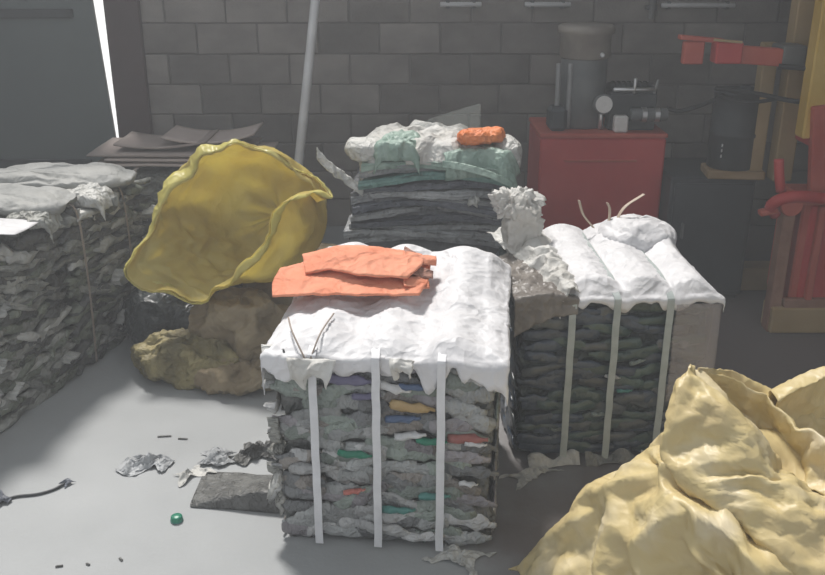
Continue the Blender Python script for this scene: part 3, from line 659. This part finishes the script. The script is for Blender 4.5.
single('brown_sack', pillow((-.80, 3.90, .17), (.44, .28, .36), 110, .03, 7, 40, -.5, .9, .002, .006, crush=(1.28, 1.12)), 'brown_sack', (-.8, 3.93, 0), 'round brown sack on floor under the yellow bag', 'sack')
single('ochre_sack', pillow((-1.04, 3.80, .09), (.44, .26, .20), 111, .045, 9, 40, -.25, 1., .002, .012, crush=(1.28, 1.12)), 'ochre_sack', (-1.06, 3.8, 0), 'crumpled ochre sack on floor in front of black sack', 'sack')
single('torn_sack', pillow((-.74, 3.72, .06), (.42, .24, .12), 116, .035, 9, 40, .25, 1., .002, .012, crush=(1.28, 1.12)), 'brown_sack', (-.74, 3.72, 0), 'flat torn brown sack on floor beside the bottle bale', 'sack')
single('black_sack', pillow((-1.12, 4.16, .17), (.50, .42, .36), 112, .025, 8, 34, .2, .8, .002, .006, crush=(1.2, 1.1)), 'black_sack', (-1.1, 4.14, 0), 'black sack on floor between film bale and yellow bag', 'sack')
single('dark_sack', pillow((-.52, 4.30, .20), (.56, .48, .44), 113, .025, 8, 34, -.3, .8, .002, .006, crush=(1.2, 1.1)), 'brown_sack', (-.52, 4.3, 0), 'dim brown sack in shade right of the yellow bag', 'sack')
for i, (x, y, m, lab) in enumerate(((-.93, 3.72, 'rust', 'small rust coloured scrap on ochre sack'), (-1.12, 3.66, 'film_pale', 'small pale scrap on floor by ochre sack'))):
    pass

# ------------------------------------------------------------------ pile of folded film behind the middle bale
pb = empty('folded_film_bale', (.09, 4.45, 0), R(-2), 'slate grey bale of folded film sheets behind the bottle bale', 'bale')
obj('bale_core', core(.80, .62, .80, 25, .02, 26), 'core_slate', pb)
r_ = random.Random(3)
for k in range(12):      # folded sheets, each one a layer of the pile
    z = .575 + k * .032; wd = .80 - .012 * k + r_.uniform(-.03, .03); x0 = r_.uniform(-.015, .03); y0 = -.325 + r_.uniform(-.015, .02) + (.004 * k)
    m = r_.choice(('slate_film', 'slate_film', 'slate_film', 'grey_film')) if k < 8 else ('slate_film', 'teal_film', 'grey_film', 'mint_film')[k - 8]
    rows = []
    for a_ in np.linspace(0, 1, 7):   # a folded lip: bottom leaf, rounded nose, top leaf
        an = (a_ - .5) * math.pi; rows.append([(x0 + (t - .5) * wd, y0 - .03 * math.cos(an) + .5 * max(0, abs(a_ - .5) - .33) * 3 + .02 * math.sin(7 * t + k), z + .018 * math.sin(an) + .012 * math.sin(4 * t + 1.3 * k) - .03 * (2 * t - 1) ** 2) for t in np.linspace(0, 1, 9)])
    obj('folded_sheet', sheet(loft(rows, 14, 36), 120 + k, .007, 8, .003, 24), m, pb)
def bundle(name, c, s, seed, m, rz, lab, cat, amp=.02, f=10, zf=None):
    return single(name, pillow(c, s, seed, amp, f, 22, rz, .8, zf, amp * .3), m, (c[0], c[1], c[2] - s[2] / 2), lab, cat)
def limp(name, x0, x1, y0, y1, z, seed, m, lab, cat, droop=(.04, .04, .08), amp=.016, f=9, th=.012, dome=.03):
    """limp crushed sheet: droops at left, right and over the near edge"""
    G_ = np.zeros((44, 56, 3))
    for i in range(44):
        for j in range(56):
            a_, t = i / 43, j / 55
            zz = z + dome * math.sin(math.pi * t) * (.4 + .6 * a_) - droop[0] * max(0, 1 - t * 5) ** 2 - droop[1] * max(0, t * 5 - 4) ** 2 - droop[2] * max(0, 1 - a_ * 4) ** 2
            G_[i, j] = (x0 + (x1 - x0) * t, y0 + (y1 - y0) * a_ + .05 * max(0, 1 - a_ * 4) ** 2 * .5, zz)
    k = vn(np.stack([G_[..., 0] * 16, G_[..., 1] * 3, 0 * G_[..., 0] + seed], -1), seed); G_[..., 1] += .03 * k * np.linspace(1, 0, 44)[:, None]
    k2 = vn(np.stack([G_[..., 1] * 16, G_[..., 0] * 3, 0 * G_[..., 0] + seed], -1), seed + 1); G_[..., 0] += .025 * k2
    G_ = buckle(G_, seed, (1.10, 1.06), 4, (100, 50), (.03, .03), (.06, .05))
    return single(name, sheet(G_, seed, amp * .4, f, amp * .2, f * 3), m, ((x0 + x1) / 2, (y0 + y1) / 2, z - .02), lab, cat, solid=th)
limp('mint_film_sheet', .16, .50, 4.09, 4.50, .97, 141, 'mint_film', 'mint green film sheet below the orange wrapper on the folded pile', 'film sheet', (.0, .09, .10))
limp('white_film_sheet', -.26, .40, 4.14, 4.60, .985, 142, 'ivory_sheet', 'white crumpled film on top of the folded film pile', 'film sheet', (.06, .02, .07), dome=.05)
limp('sage_film_sheet', -.17, .05, 4.10, 4.34, 1.015, 143, 'mint_film', 'small sage green film piece at left on the folded pile', 'film sheet', (.05, .05, .07), .010, 12)
bundle('pale_film_wad', (-.22, 4.26, .975), (.17, .2, .10), 144, 'film_pale', .5, 'pale crumpled wad at the left end of the folded pile', 'film wad', .018, 16)
bundle('grey_film_wad', (.45, 4.30, .94), (.12, .22, .17), 147, 'film_pale', .2, 'pale ragged wad at the right end of the folded pile', 'film wad', .018, 16)
bundle('orange_wrapper', (.325, 4.25, 1.04), (.21, .13, .065), 145, 'orange_wrap', .3, 'bright orange wrapper on top of the folded film pile', 'wrapper', .05, 9)
rows = [[(-.02 + .36 * t, 4.50 + .05 * math.sin(3 * t), 1.00 + a_ * (.03 + .12 * t)) for t in np.linspace(0, 1, 6)] for a_ in np.linspace(0, 1, 4)]
single('clear_film_sheet', sheet(loft(rows, 14, 24), 146, .006, 10), 'clear_film', (.15, 4.5, 1.0), 'clear pointed film sheet standing behind the orange wrapper', 'film sheet', solid=.002)
rows = [[(.14 + .33 * t, 4.10 - .03 * math.sin(3 * t) - .02 * a_, 0.955 - .10 * t ** 2 - .03 * a_) for t in np.linspace(0, 1, 6)] for a_ in np.linspace(0, 1, 4)]
thick(obj('loose_edge', sheet(loft(rows, 8, 30), 148, .005, 12), 'mint_film', None, True, (0, 0, 0)), .003)
o = bpy.data.objects['loose_edge']; o.name = 'film_strip'; tag(o, 'mint film strip drooping down the right front of the folded pile', 'film strip')
rows = [[(-.44 + .20 * t, 4.14 + .015 * a_, .93 - .15 * t + .045 * a_ + .02 * math.exp(-(t * 6) ** 2)) for t in np.linspace(0, 1, 6)] for a_ in np.linspace(0, 1, 4)]
single('film_tail', sheet(buckle(loft(rows, 14, 40), 149, (1.12, 1.06), 3, (80, 40), (.03, .03), (.05, .05)), 149, .004, 16), 'film_pale', (-.3, 4.15, .9), 'pale twisted film tail sticking out left of the folded pile', 'film tail', solid=.006)
for i, (x, z) in enumerate(((.30, .76), (.40, .80))):
    piece('film_scrap', FOL[i], 'film_pale', pb, (x - .09, -.37, z), 'front', .4, (.3, 1., 1.))

# ------------------------------------------------------------------ red hydraulic power unit
hx, hy = 1.045, 4.88; e = empty('hydraulic_unit', (hx, hy + .25, 0), 0, 'red hydraulic power unit with tank, motor and gauge behind the right bale', 'machine')
O_ = (hx, hy + .25, 0)
bd = obj('cabinet', box((hx, hy + .25, .475), (.69, .5, .85), .012), 'red_paint', e, False, O_)
obj('panel_seam', box((hx - .01, hy - .004, .775), (.40, .012, .012), .003), 'red_worn', bd, False, O_)
obj('cabinet_top', box((hx, hy + .25, .912), (.70, .51, .025), .006), 'red_worn', e, False, O_)
for sx in (-.29, .29):
    for sy in (.05, .45): obj('foot', box((hx + sx, hy + sy, .027), (.07, .07, .05), .006), 'dark_steel', e, False, O_)
tx, ty = .955, 5.12
obj('oil_tank', lathe([(.12, .925), (.128, .935), (.128, 1.30), (.12, 1.31)], (tx, ty, 0), n=28), 'grey_steel', e, True, O_)
obj('tank_collar', lathe([(.125, 1.30), (.14, 1.31), (.14, 1.43), (.155, 1.435), (.155, 1.47), (.14, 1.48)], (tx, ty, 0), n=28), 'lid_steel', e, True, O_)
obj('collar_bolt', cyl((tx + .07, ty - .14, 1.33), (tx + .07, ty - .115, 1.33), .014, 10), 'chrome', e, False, O_)
for s in (-.155, -.09): obj('tank_pipe', tube([(tx + s, ty - .10, .925), (tx + s, ty - .10, 1.15), (tx + s, ty - .09, 1.28)], .014, 8, 10), 'pipe_grey', e, True, O_)
g = obj('pressure_gauge', lathe([(.045, 0), (.055, .006), (.055, .045), (.048, .05)], (1.045, 4.99, 1.065), (0, -1, .15), 24), 'grey_steel', e, True, O_)
obj('gauge_dial', lathe([(.046, .046), (.046, .052)], (1.045, 4.99, 1.065), (0, -1, .15), 24), 'dial', g, False, O_)
obj('gauge_stem', cyl((1.045, 5.0, .925), (1.045, 5.0, 1.04), .014, 10), 'chrome', g, True, O_)
mo = obj('motor', lathe([(.05, 0), (.085, .01), (.09, .02), (.09, .24), (.085, .25), (.06, .28), (.03, .285)], (1.10, 5.18, 1.07), (1, 0, 0), 22), 'dark_steel', e, True, O_)
for i in range(7): obj('cooling_fin', lathe([(.096, 0), (.096, .01)], (1.135 + i * .03, 5.18, 1.07), (1, 0, 0), 22), 'rubber', mo, False, O_)
va = obj('valve_bar', cyl((1.10, 4.99, 1.145), (1.335, 4.99, 1.145), .013, 10), 'chrome', e, True, O_)
obj('valve_lever', cyl((1.215, 4.99, 1.10), (1.215, 4.98, 1.21), .010, 10), 'chrome', va, True, O_)
obj('valve_lever', cyl((1.325, 4.99, 1.12), (1.34, 4.98, 1.20), .008, 10), 'pipe_grey', va, True, O_)
obj('valve_block', box((1.21, 5.02, 1.025), (.26, .1, .2), .008), 'dark_steel', e, False, O_)
obj('relief_valve', box((1.14, 4.93, .97), (.075, .06, .09), .008), 'dial', e, False, O_)
sv = obj('solenoid', cyl((1.19, 4.93, 1.02), (1.39, 4.93, 1.02), .036, 16), 'grey_steel', e, True, O_)
for x in (1.25, 1.32): obj('solenoid_band', lathe([(.041, 0), (.041, .025)], (x, 4.93, 1.02), (1, 0, 0), 18), 'chrome', sv, False, O_)
obj('pump_housing', box((.80, 5.0, .99), (.10, .14, .13), .02), 'slate_steel', e, False, O_)
obj('hose', tube([(1.39, 4.95, 1.05), (1.46, 4.93, 1.04), (1.56, 4.85, 1.09), (1.66, 4.78, 1.16)], .012, 8, 20), 'rubber', e, True, O_)

# dark steel cabinet with plank and canister
O_ = (1.66, 4.98, 0); e = empty('steel_cabinet', O_, 0, 'dark slate steel cabinet standing between power unit and press', 'cabinet')
obj('body', box((1.63, 5.0, .37), (.46, .5, .68), .01), 'slate_steel', e, False, O_)
d_ = obj('door', box((1.63, 4.742, .37), (.42, .02, .62), .005), 'slate_steel', e, False, O_)
obj('handle', box((1.48, 4.725, .42), (.015, .02, .09), .004), 'grey_steel', d_, False, O_)
obj('plinth', box((1.63, 5.0, .02), (.42, .46, .038), .004), 'dark_steel', e, False, O_)
single('wooden_plank', box((1.74, 4.80, .735), (.30, .20, .045), .006, R(-6)), 'timber', (1.74, 4.8, .712), 'short wooden plank under the black canister', 'plank', smooth=False)
O_ = (1.73, 4.82, .758); e = empty('canister', O_, 0, 'black round canister standing on the wooden plank', 'canister')
obj('shell', lathe([(.118, .758), (.125, .765), (.125, .93), (.129, .935), (.129, .95), (.125, .955), (.125, 1.15), (.13, 1.155), (.13, 1.17), (.12, 1.175), (.115, 1.16), (.03, 1.16)], (1.73, 4.82, 0), n=28), 'dark_steel', e, True, O_)
obj('cap', lathe([(.03, 1.16), (.03, 1.185), (.022, 1.19)], (1.77, 4.84, 0), n=14), 'slate_steel', e, True, O_)
for x in (-.085, .085):
    for z in (.835, .865, .893): obj('paint_mark', box((1.73 + x, 4.82 - math.sqrt(.126 ** 2 - x * x), z), (.014, .004, .016), .001, rz=-x * 7), 'mark_white', e, False, O_)

# ------------------------------------------------------------------ baling press on the right
O_ = (2.3, 4.6, 0); e = empty('baling_press', O_, 0, 'red and yellow baling press at the right edge', 'machine')
pt = lambda n, VF, m, par=e, sm=False: obj(n, VF, m, par, sm, O_)
pt('base_beam', box((2.35, 4.34, .075), (1.0, .14, .14), .008), 'tan_paint'); pt('base_beam', box((2.35, 4.95, .075), (1.0, .14, .14), .008), 'tan_paint')
ch = pt('chamber', box((2.40, 4.47, .43), (.92, .30, .57), .01), 'red_worn')
pt('corner_leg', box((1.875, 4.34, .36), (.06, .08, .72), .006), 'rust', ch)
pt('door_panel', box((2.36, 4.325, .43), (.76, .025, .50), .008), 'red_paint', ch)
for x in (2.03, 2.30, 2.6): pt('panel_rib', box((x, 4.30, .43), (.035, .035, .50), .005), 'red_worn', ch)
pt('sill_rail', box((2.36, 4.29, .72), (1.0, .07, .05), .008), 'red_worn', ch)
pt('lower_rail', box((2.36, 4.30, .165), (.9, .04, .05), .006), 'rust', ch)
pt('upright', box((1.965, 4.72, 1.35), (.10, .10, 1.28), .006), 'tan_paint')
pt('upright', box((1.835, 4.76, 1.07), (.075, .08, .70), .006), 'tan_paint')
pt('upright', box((2.78, 4.72, 1.35), (.10, .10, 1.28), .006), 'tan_paint')
pt('front_post', box((1.99, 4.42, 1.60), (.17, .10, 1.2), .008), 'yellow_paint')
pt('front_post', box((2.72, 4.42, 1.45), (.17, .10, 1.5), .008), 'yellow_paint')
pt('head_beam', box((2.36, 4.58, 2.2), (1.05, .42, .16), .01), 'yellow_paint')
ram = pt('ram', cyl((2.36, 4.6, 1.0), (2.36, 4.6, 2.14), .07, 18), 'chrome', e, True)
pt('ram_plate', box((2.36, 4.6, .97), (.72, .44, .07), .008), 'red_paint', ram)
pt('gusset', box((2.02, 4.36, .94), (.14, .05, .46), .006, ry=R(-7)), 'red_worn')
pt('gusset', box((2.10, 4.33, 1.06), (.06, .05, .34), .006, ry=R(14)), 'rust')
arm = pt('feed_arm', box((1.70, 4.58, 1.375), (.34, .07, .085), .006, ry=R(4)), 'red_worn')
pt('arm_box', box((1.545, 4.55, 1.395), (.13, .10, .105), .008), 'red_paint', arm)
pt('arm_tongue', box((1.42, 4.57, 1.455), (.22, .06, .022), .004, ry=R(5)), 'red_worn', arm)
pt('arm_drop', box((1.385, 4.57, 1.39), (.10, .05, .11), .006), 'red_worn', arm)
pt('arm_edge', box((1.53, 4.50, 1.452), (.14, .012, .012), .002, ry=R(5)), 'tan_paint', arm)
pt('arm_bracket', box((1.88, 4.62, 1.37), (.12, .16, .11), .008), 'grey_steel', arm)
lv = pt('door_lever', tube([(1.80, 4.30, .64), (1.76, 4.27, .69), (1.80, 4.24, .735), (1.88, 4.23, .75), (1.98, 4.25, .735), (2.1, 4.25, .73)], .030, 10, 24), 'red_paint', e, True)
pt('lever_hub', lathe([(.05, 0), (.055, .01), (.055, .06), (.05, .07)], (1.85, 4.30, .70), (0, -1, 0), 18), 'red_worn', lv)
pt('lever_grip', tube([(1.82, 4.32, .75), (1.80, 4.32, .83), (1.79, 4.33, .91)], .024, 10, 10), 'red_paint', lv, True)
pt('latch_tail', box((1.755, 4.28, .66), (.09, .05, .03), .006, ry=R(-12)), 'red_worn', lv)
pt('hose', tube([(1.80, 4.52, 1.33), (1.95, 4.44, 1.325), (2.08, 4.35, 1.31), (2.2, 4.36, 1.25)], .013, 8, 20), 'rubber', e, True)
pt('hose', tube([(1.60, 4.80, 1.18), (1.75, 4.62, 1.18), (1.92, 4.50, 1.16), (2.07, 4.35, 1.19), (2.09, 4.34, 1.30)], .012, 8, 24), 'rubber', e, True)
pt('hose', tube([(1.66, 4.78, 1.16), (1.60, 4.72, 1.15), (1.70, 4.6, 1.14), (1.86, 4.6, 1.16)], .010, 8, 20), 'rubber', e, True)

# ------------------------------------------------------------------ tan sack in the foreground
sk = empty('tan_sack', (.95, 1.95, 0), 0, 'crumpled tan woven plastic sack with open mouth in the foreground', 'sack'); O_ = (.95, 1.95, 0)
rows = [  # from the floor behind, over the crest, to the floor in front; columns run left tip to right end
 [(.33, 2.40, .0), (.46, 2.44, .0), (.58, 2.48, .0), (.70, 2.50, .0), (.82, 2.52, .0), (.98, 2.54, .0), (1.20, 2.52, .0), (1.50, 2.40, .0)],
 [(.335, 2.39, .004), (.455, 2.39, .12), (.56, 2.38, .25), (.66, 2.37, .34), (.75, 2.38, .40), (.88, 2.40, .46), (1.10, 2.40, .46), (1.46, 2.3, .30)],
 [(.345, 2.37, .010), (.456, 2.33, .202), (.557, 2.28, .374), (.644, 2.24, .468), (.713, 2.20, .535), (.82, 2.18, .565), (1.0, 2.12, .56), (1.36, 2.12, .46)],
 [(.37, 2.27, .03), (.475, 2.22, .235), (.552, 2.13, .40), (.627, 2.07, .49), (.70, 2.01, .53), (.78, 1.94, .52), (.90, 1.86, .48), (1.22, 1.80, .42)],
 [(.37, 2.15, .02), (.48, 2.10, .17), (.56, 2.02, .31), (.64, 1.94, .42), (.72, 1.86, .455), (.80, 1.80, .43), (.92, 1.72, .38), (1.22, 1.64, .3)],
 [(.38, 2.06, .012), (.50, 1.98, .09), (.60, 1.88, .22), (.70, 1.79, .31), (.80, 1.71, .30), (.90, 1.65, .26), (1.02, 1.60, .22), (1.25, 1.54, .15)],
 [(.39, 2.02, .0), (.52, 1.90, .0), (.64, 1.80, .0), (.74, 1.71, .0), (.84, 1.63, .0), (.94, 1.57, .0), (1.06, 1.52, .0), (1.28, 1.47, .0)]]
Gb = loft(rows, 96, 120); zf_ = np.clip(Gb[..., 2] / .08, 0, 1)
def foldline(Gp, pts, h, wd):
    # an overlapped pleat: swells towards a line, then drops away sharply below it
    best = np.full(Gp.shape[:2], 9.); sg = np.zeros(Gp.shape[:2])
    for (a0, a1), (b0, b1) in zip(pts[:-1], pts[1:]):
        d0, d1 = b0 - a0, b1 - a1; L2 = d0 * d0 + d1 * d1; t = np.clip(((Gp[..., 0] - a0) * d0 + (Gp[..., 1] - a1) * d1) / L2, 0, 1)
        qx, qy = Gp[..., 0] - a0 - t * d0, Gp[..., 1] - a1 - t * d1; ds = np.hypot(qx, qy); cr_ = d0 * qy - d1 * qx
        m_ = ds < best; best = np.where(m_, ds, best); sg = np.where(m_, np.sign(cr_), sg)
    return h * np.where(sg > 0, np.exp(-best / wd), np.exp(-best / (wd * .16)))
for pl, h_, w_ in (([(.44, 2.26), (.55, 2.16), (.64, 2.09), (.74, 2.03)], .035, .07), ([(.50, 2.03), (.62, 1.97), (.74, 1.90), (.90, 1.76)], .045, .09), ([(.60, 2.20), (.64, 2.12), (.66, 2.05)], .02, .04), ([(.55, 1.86), (.70, 1.80), (.86, 1.66)], .03, .07)):
    Gb = Gb + np.array((-.1, -.35, .93)) * (foldline(Gb, pl, h_, w_) * zf_)[..., None]
Gb = buckle(Gb, 5, (1.11, 1.04), 5, (160, 60), (.012, .03), (.06, .08)); Gb[..., 2] = np.maximum(Gb[..., 2], .002)
thick(obj('sack_body', (Gb.reshape(-1, 3), grid_faces(96, 120)), 'tan_sack', sk, True, O_), .003)
Or = [(.754, 2.2, .804), (.706, 2.16, .77), (.681, 2.1, .703), (.675, 2.06, .636), (.693, 2.0, .607), (.743, 1.94, .577), (.814, 1.88, .554), (.908, 1.78, .494), (1.01, 1.72, .449)]
Cr = [(.783, 2.22, .80), (.807, 2.15, .781), (.843, 2.08, .753), (.881, 2.02, .705), (.908, 1.97, .653), (.941, 1.94, .628), (.988, 1.9, .605), (1.038, 1.86, .574), (1.097, 1.8, .502)]
Vr = [(.833, 2.28, .745), (.907, 2.3, .65), (.979, 2.28, .585), (1.029, 2.22, .545), (1.053, 2.15, .525), (1.062, 2.08, .53), (1.093, 2.02, .54), (1.136, 1.98, .525), (1.185, 1.9, .475)]
Rr = [(.816, 2.27, .78), (.919, 2.31, .725), (.995, 2.28, .69), (1.04, 2.22, .665), (1.075, 2.16, .652), (1.11, 2.1, .645), (1.15, 2.06, .625), (1.19, 2.0, .59), (1.22, 1.93, .54)]
Br = [(.801, 2.25, .795), (.921, 2.36, .725), (1.029, 2.40, .66), (1.11, 2.40, .615), (1.17, 2.38, .585), (1.23, 2.33, .56), (1.30, 2.28, .53), (1.34, 2.2, .49), (1.37, 2.1, .44)]
Ur = [(x - .0 + .07, y - .0 + .06, z - .10) for x, y, z in Or]     # tucked edge under the flap
Mr = [tuple((np.array(a_) * .5 + np.array(b_) * .5) + np.array((-.012, -.012, .022))) for a_, b_ in zip(Or, Cr)]
def skin(name, rws, nu, nv, seed, amp=.017, f=7):
    Gs = buckle(loft(rws, nu, nv), seed, (1.10, 1.06), 4, (120, 60), (.02, .03), (.05, .05))
    return thick(obj(name, (Gs.reshape(-1, 3), grid_faces(nu, nv)), 'tan_sack', sk, True, O_), .003)
skin('mouth_flap', [Ur, Or, Mr, Cr, Vr], 50, 80, 211)
skin('mouth_lining', [Vr, [tuple(np.array(a_) * .4 + np.array(b_) * .6 + np.array((0, .02, -.03))) for a_, b_ in zip(Vr, Rr)], Rr, [tuple(np.array(a_) * .5 + np.array(b_) * .5 + np.array((0, 0, -.03))) for a_, b_ in zip(Rr, Br)], Br, [(x + .02, y + .09, z - .16) for x, y, z in Br]], 60, 80, 221)
lip = [[(1.10 + .10 * t, 2.26 - .02 * t + .03 * a_, .60 + .09 * a_ * math.sin(1.2 + t) + .03 * t) for t in np.linspace(0, 3, 6)] for a_ in np.linspace(0, 1, 4)]
lipb = [[(1.06 + .40 * t, 2.30 + .10 * math.sin(t * 2.6) - .1 * t, zz + .05 * math.sin(t * 2.4)) for t in np.linspace(0, 1, 6)] for zz in (.50, .58, .655, .675)]
lipf = [[(1.06 + .40 * t, 2.30 + .10 * math.sin(t * 2.6) - .1 * t + .05, zz + .05 * math.sin(t * 2.4)) for t in np.linspace(0, 1, 6)] for zz in (.672, .60, .48)]
skin('rear_lip', lipb + lipf, 36, 36, 231, .012, 8)

limp('plastic_wad', -1.66, -1.44, 3.98, 4.22, .785, 295, 'film_pale', 'crumpled pale plastic piece on inner corner of the far film bale', 'plastic piece', (.03, .05, .04), .018, 14, .004)
limp('plastic_wad', -1.76, -1.55, 3.66, 3.84, .785, 296, 'film_grey', 'crumpled grey plastic piece on far corner of nearest film bale', 'plastic piece', (.03, .06, .03), .018, 14, .004)

# ------------------------------------------------------------------ litter on the floor
def scrap(name, x, y, s, hgt, seed, m, rz, lab, cat, amp=.017, f=16):
    """crushed scrap of film: ragged little sheet, folded up off the floor"""
    nu, nv = 18, 26; G_ = np.zeros((nu, nv, 3)); r_ = np.random.RandomState(seed); ph = r_.rand(6) * 6
    for i in range(nu):
        for j in range(nv):
            a_, t = i / (nu - 1) - .5, j / (nv - 1) - .5
            u, v = t * s[0] * (1 + .3 * math.sin(5 * a_ + ph[0])), a_ * s[1] * (1.2 + .4 * math.sin(6 * t + ph[1]))
            G_[i, j] = (u, v, 0)
    c = crumple(G_ + seed, seed, f * 1.3); env = np.clip(1.15 - 2 * np.abs(np.linspace(-.5, .5, nv)), 0, 1)[None] * np.clip(1.3 - 2 * np.abs(np.linspace(-.5, .5, nu)), 0, 1)[:, None]
    G_[..., 2] = .003 + hgt * np.clip(.45 + .75 * c, 0, 1.2) * env ** .7; G_[..., 1] += .35 * s[1] * crumple(G_ + 3, seed + 1, f)
    ca, sa = math.cos(rz), math.sin(rz)
    G_ = np.stack([x + G_[..., 0] * ca - G_[..., 1] * sa, y + G_[..., 0] * sa + G_[..., 1] * ca, G_[..., 2]], -1)
    return single(name, (G_.reshape(-1, 3), grid_faces(nu, nv)), m, (x, y, 0), lab, cat, solid=.0015, smooth=False)
scrap('crushed_tray', -1.037, 3.02, (.17, .09), .055, 301, 'grey_film', .15, 'grey crushed plastic piece on floor, largest left of the green cap', 'plastic scrap')
scrap('plastic_scrap', -.84, 2.95, (.12, .055), .05, 302, 'film_pale', .7, 'pale crumpled plastic scrap on floor nearest above the green cap', 'plastic scrap')
scrap('blue_plastic_scrap', -.765, 3.06, (.12, .08), .06, 303, 'grey_film', .1, 'bluish grey plastic scrap on floor between pale and dark scraps', 'plastic scrap')
scrap('dark_plastic_scrap', -.60, 3.10, (.17, .10), .07, 304, 'film_dark', .3, 'dark crumpled scraps on floor against the bottle bale', 'plastic scrap', .02)
scrap('dark_chip', -.70, 3.045, (.03, .025), .018, 305, 'rubber', .3, 'tiny black chip on floor beside the dark crumpled scraps', 'plastic chip', .003)
rows = [[(-.80 + .40 * t, 2.74 - .05 * t + yy, .003 + zz * (.12 + .88 * min(1, t * 1.6))) for t in np.linspace(0, 1, 6)] for yy, zz in ((0, 0), (.006, .035), (.012, .062), (.03, .075), (.10, .055), (.18, .022), (.24, .0))]
single('grey_plastic_sheet', sheet(loft(rows, 24, 30), 306, .004, 8), 'film_dark', (-.64, 2.8, 0), 'bent dark grey plastic sheet on floor touching the bottle bale', 'plastic sheet', solid=.003)
e = empty('green_screw_top', (-.828, 2.66, 0), 0, 'small green bottle cap on the floor', 'bottle cap')
obj('shell', lathe([(.020, .001), (.021, .004), (.020, .019), (.016, .022)], (0, 0, 0), n=20), 'pet_green', e)
obj('ring', lathe([(.0225, .0012), (.0225, .006)], (0, 0, 0), n=20), 'pet_teal', e)
single('cord', tube([(-1.50, 2.765, .006), (-1.45, 2.80, .006), (-1.38, 2.815, .006), (-1.33, 2.845, .006), (-1.30, 2.885, .008)], .005, 6, 24), 'dark_steel', (-1.4, 2.82, 0), 'thin dark cord on floor at the left edge', 'cord')
scrap('cord_end_scrap', -1.495, 2.775, (.06, .05), .05, 307, 'slate_film', .3, 'small slate scrap at the left end of the cord', 'plastic scrap', .008)
scrap('cord_tip_scrap', -1.295, 2.89, (.04, .025), .03, 308, 'slate_film', .9, 'tiny slate scrap at the right end of the cord', 'plastic scrap', .005)
scrap('white_rag', .15, 2.455, (.17, .085), .035, 309, 'film_pale', -.45, 'pale torn rag on floor at the foot of the bottle bale', 'rag', .014, 22)
scrap('film_shred', .46, 2.95, (.20, .06), .03, 310, 'film_pale', .55, 'pale film shred on floor at left foot of the dark bale', 'film shred', .01, 20)
for i, (x, y, l, rz, lab) in enumerate(((-1.02, 3.235, .07, .1, 'dark splinter on floor, farthest left of the pair nearest the sacks'), (-.94, 3.215, .05, -.1, 'dark splinter on floor, right one of the pair nearest the sacks'), (-1.15, 2.41, .03, .2, 'tiny splinter on floor at the bottom left of frame'),
                                        (-1.06, 2.42, .02, -.5, 'tiny splinter on floor, middle one of three at the bottom edge'), (-.96, 2.445, .025, -.8, 'tiny splinter on floor, rightmost of three at the bottom edge'))):
    single('splinter', box((x, y, .0035), (l * .8, .008, .005), .0015, rz), 'film_dark', (x, y, 0), lab, 'splinter', 'splinters on the floor', False)
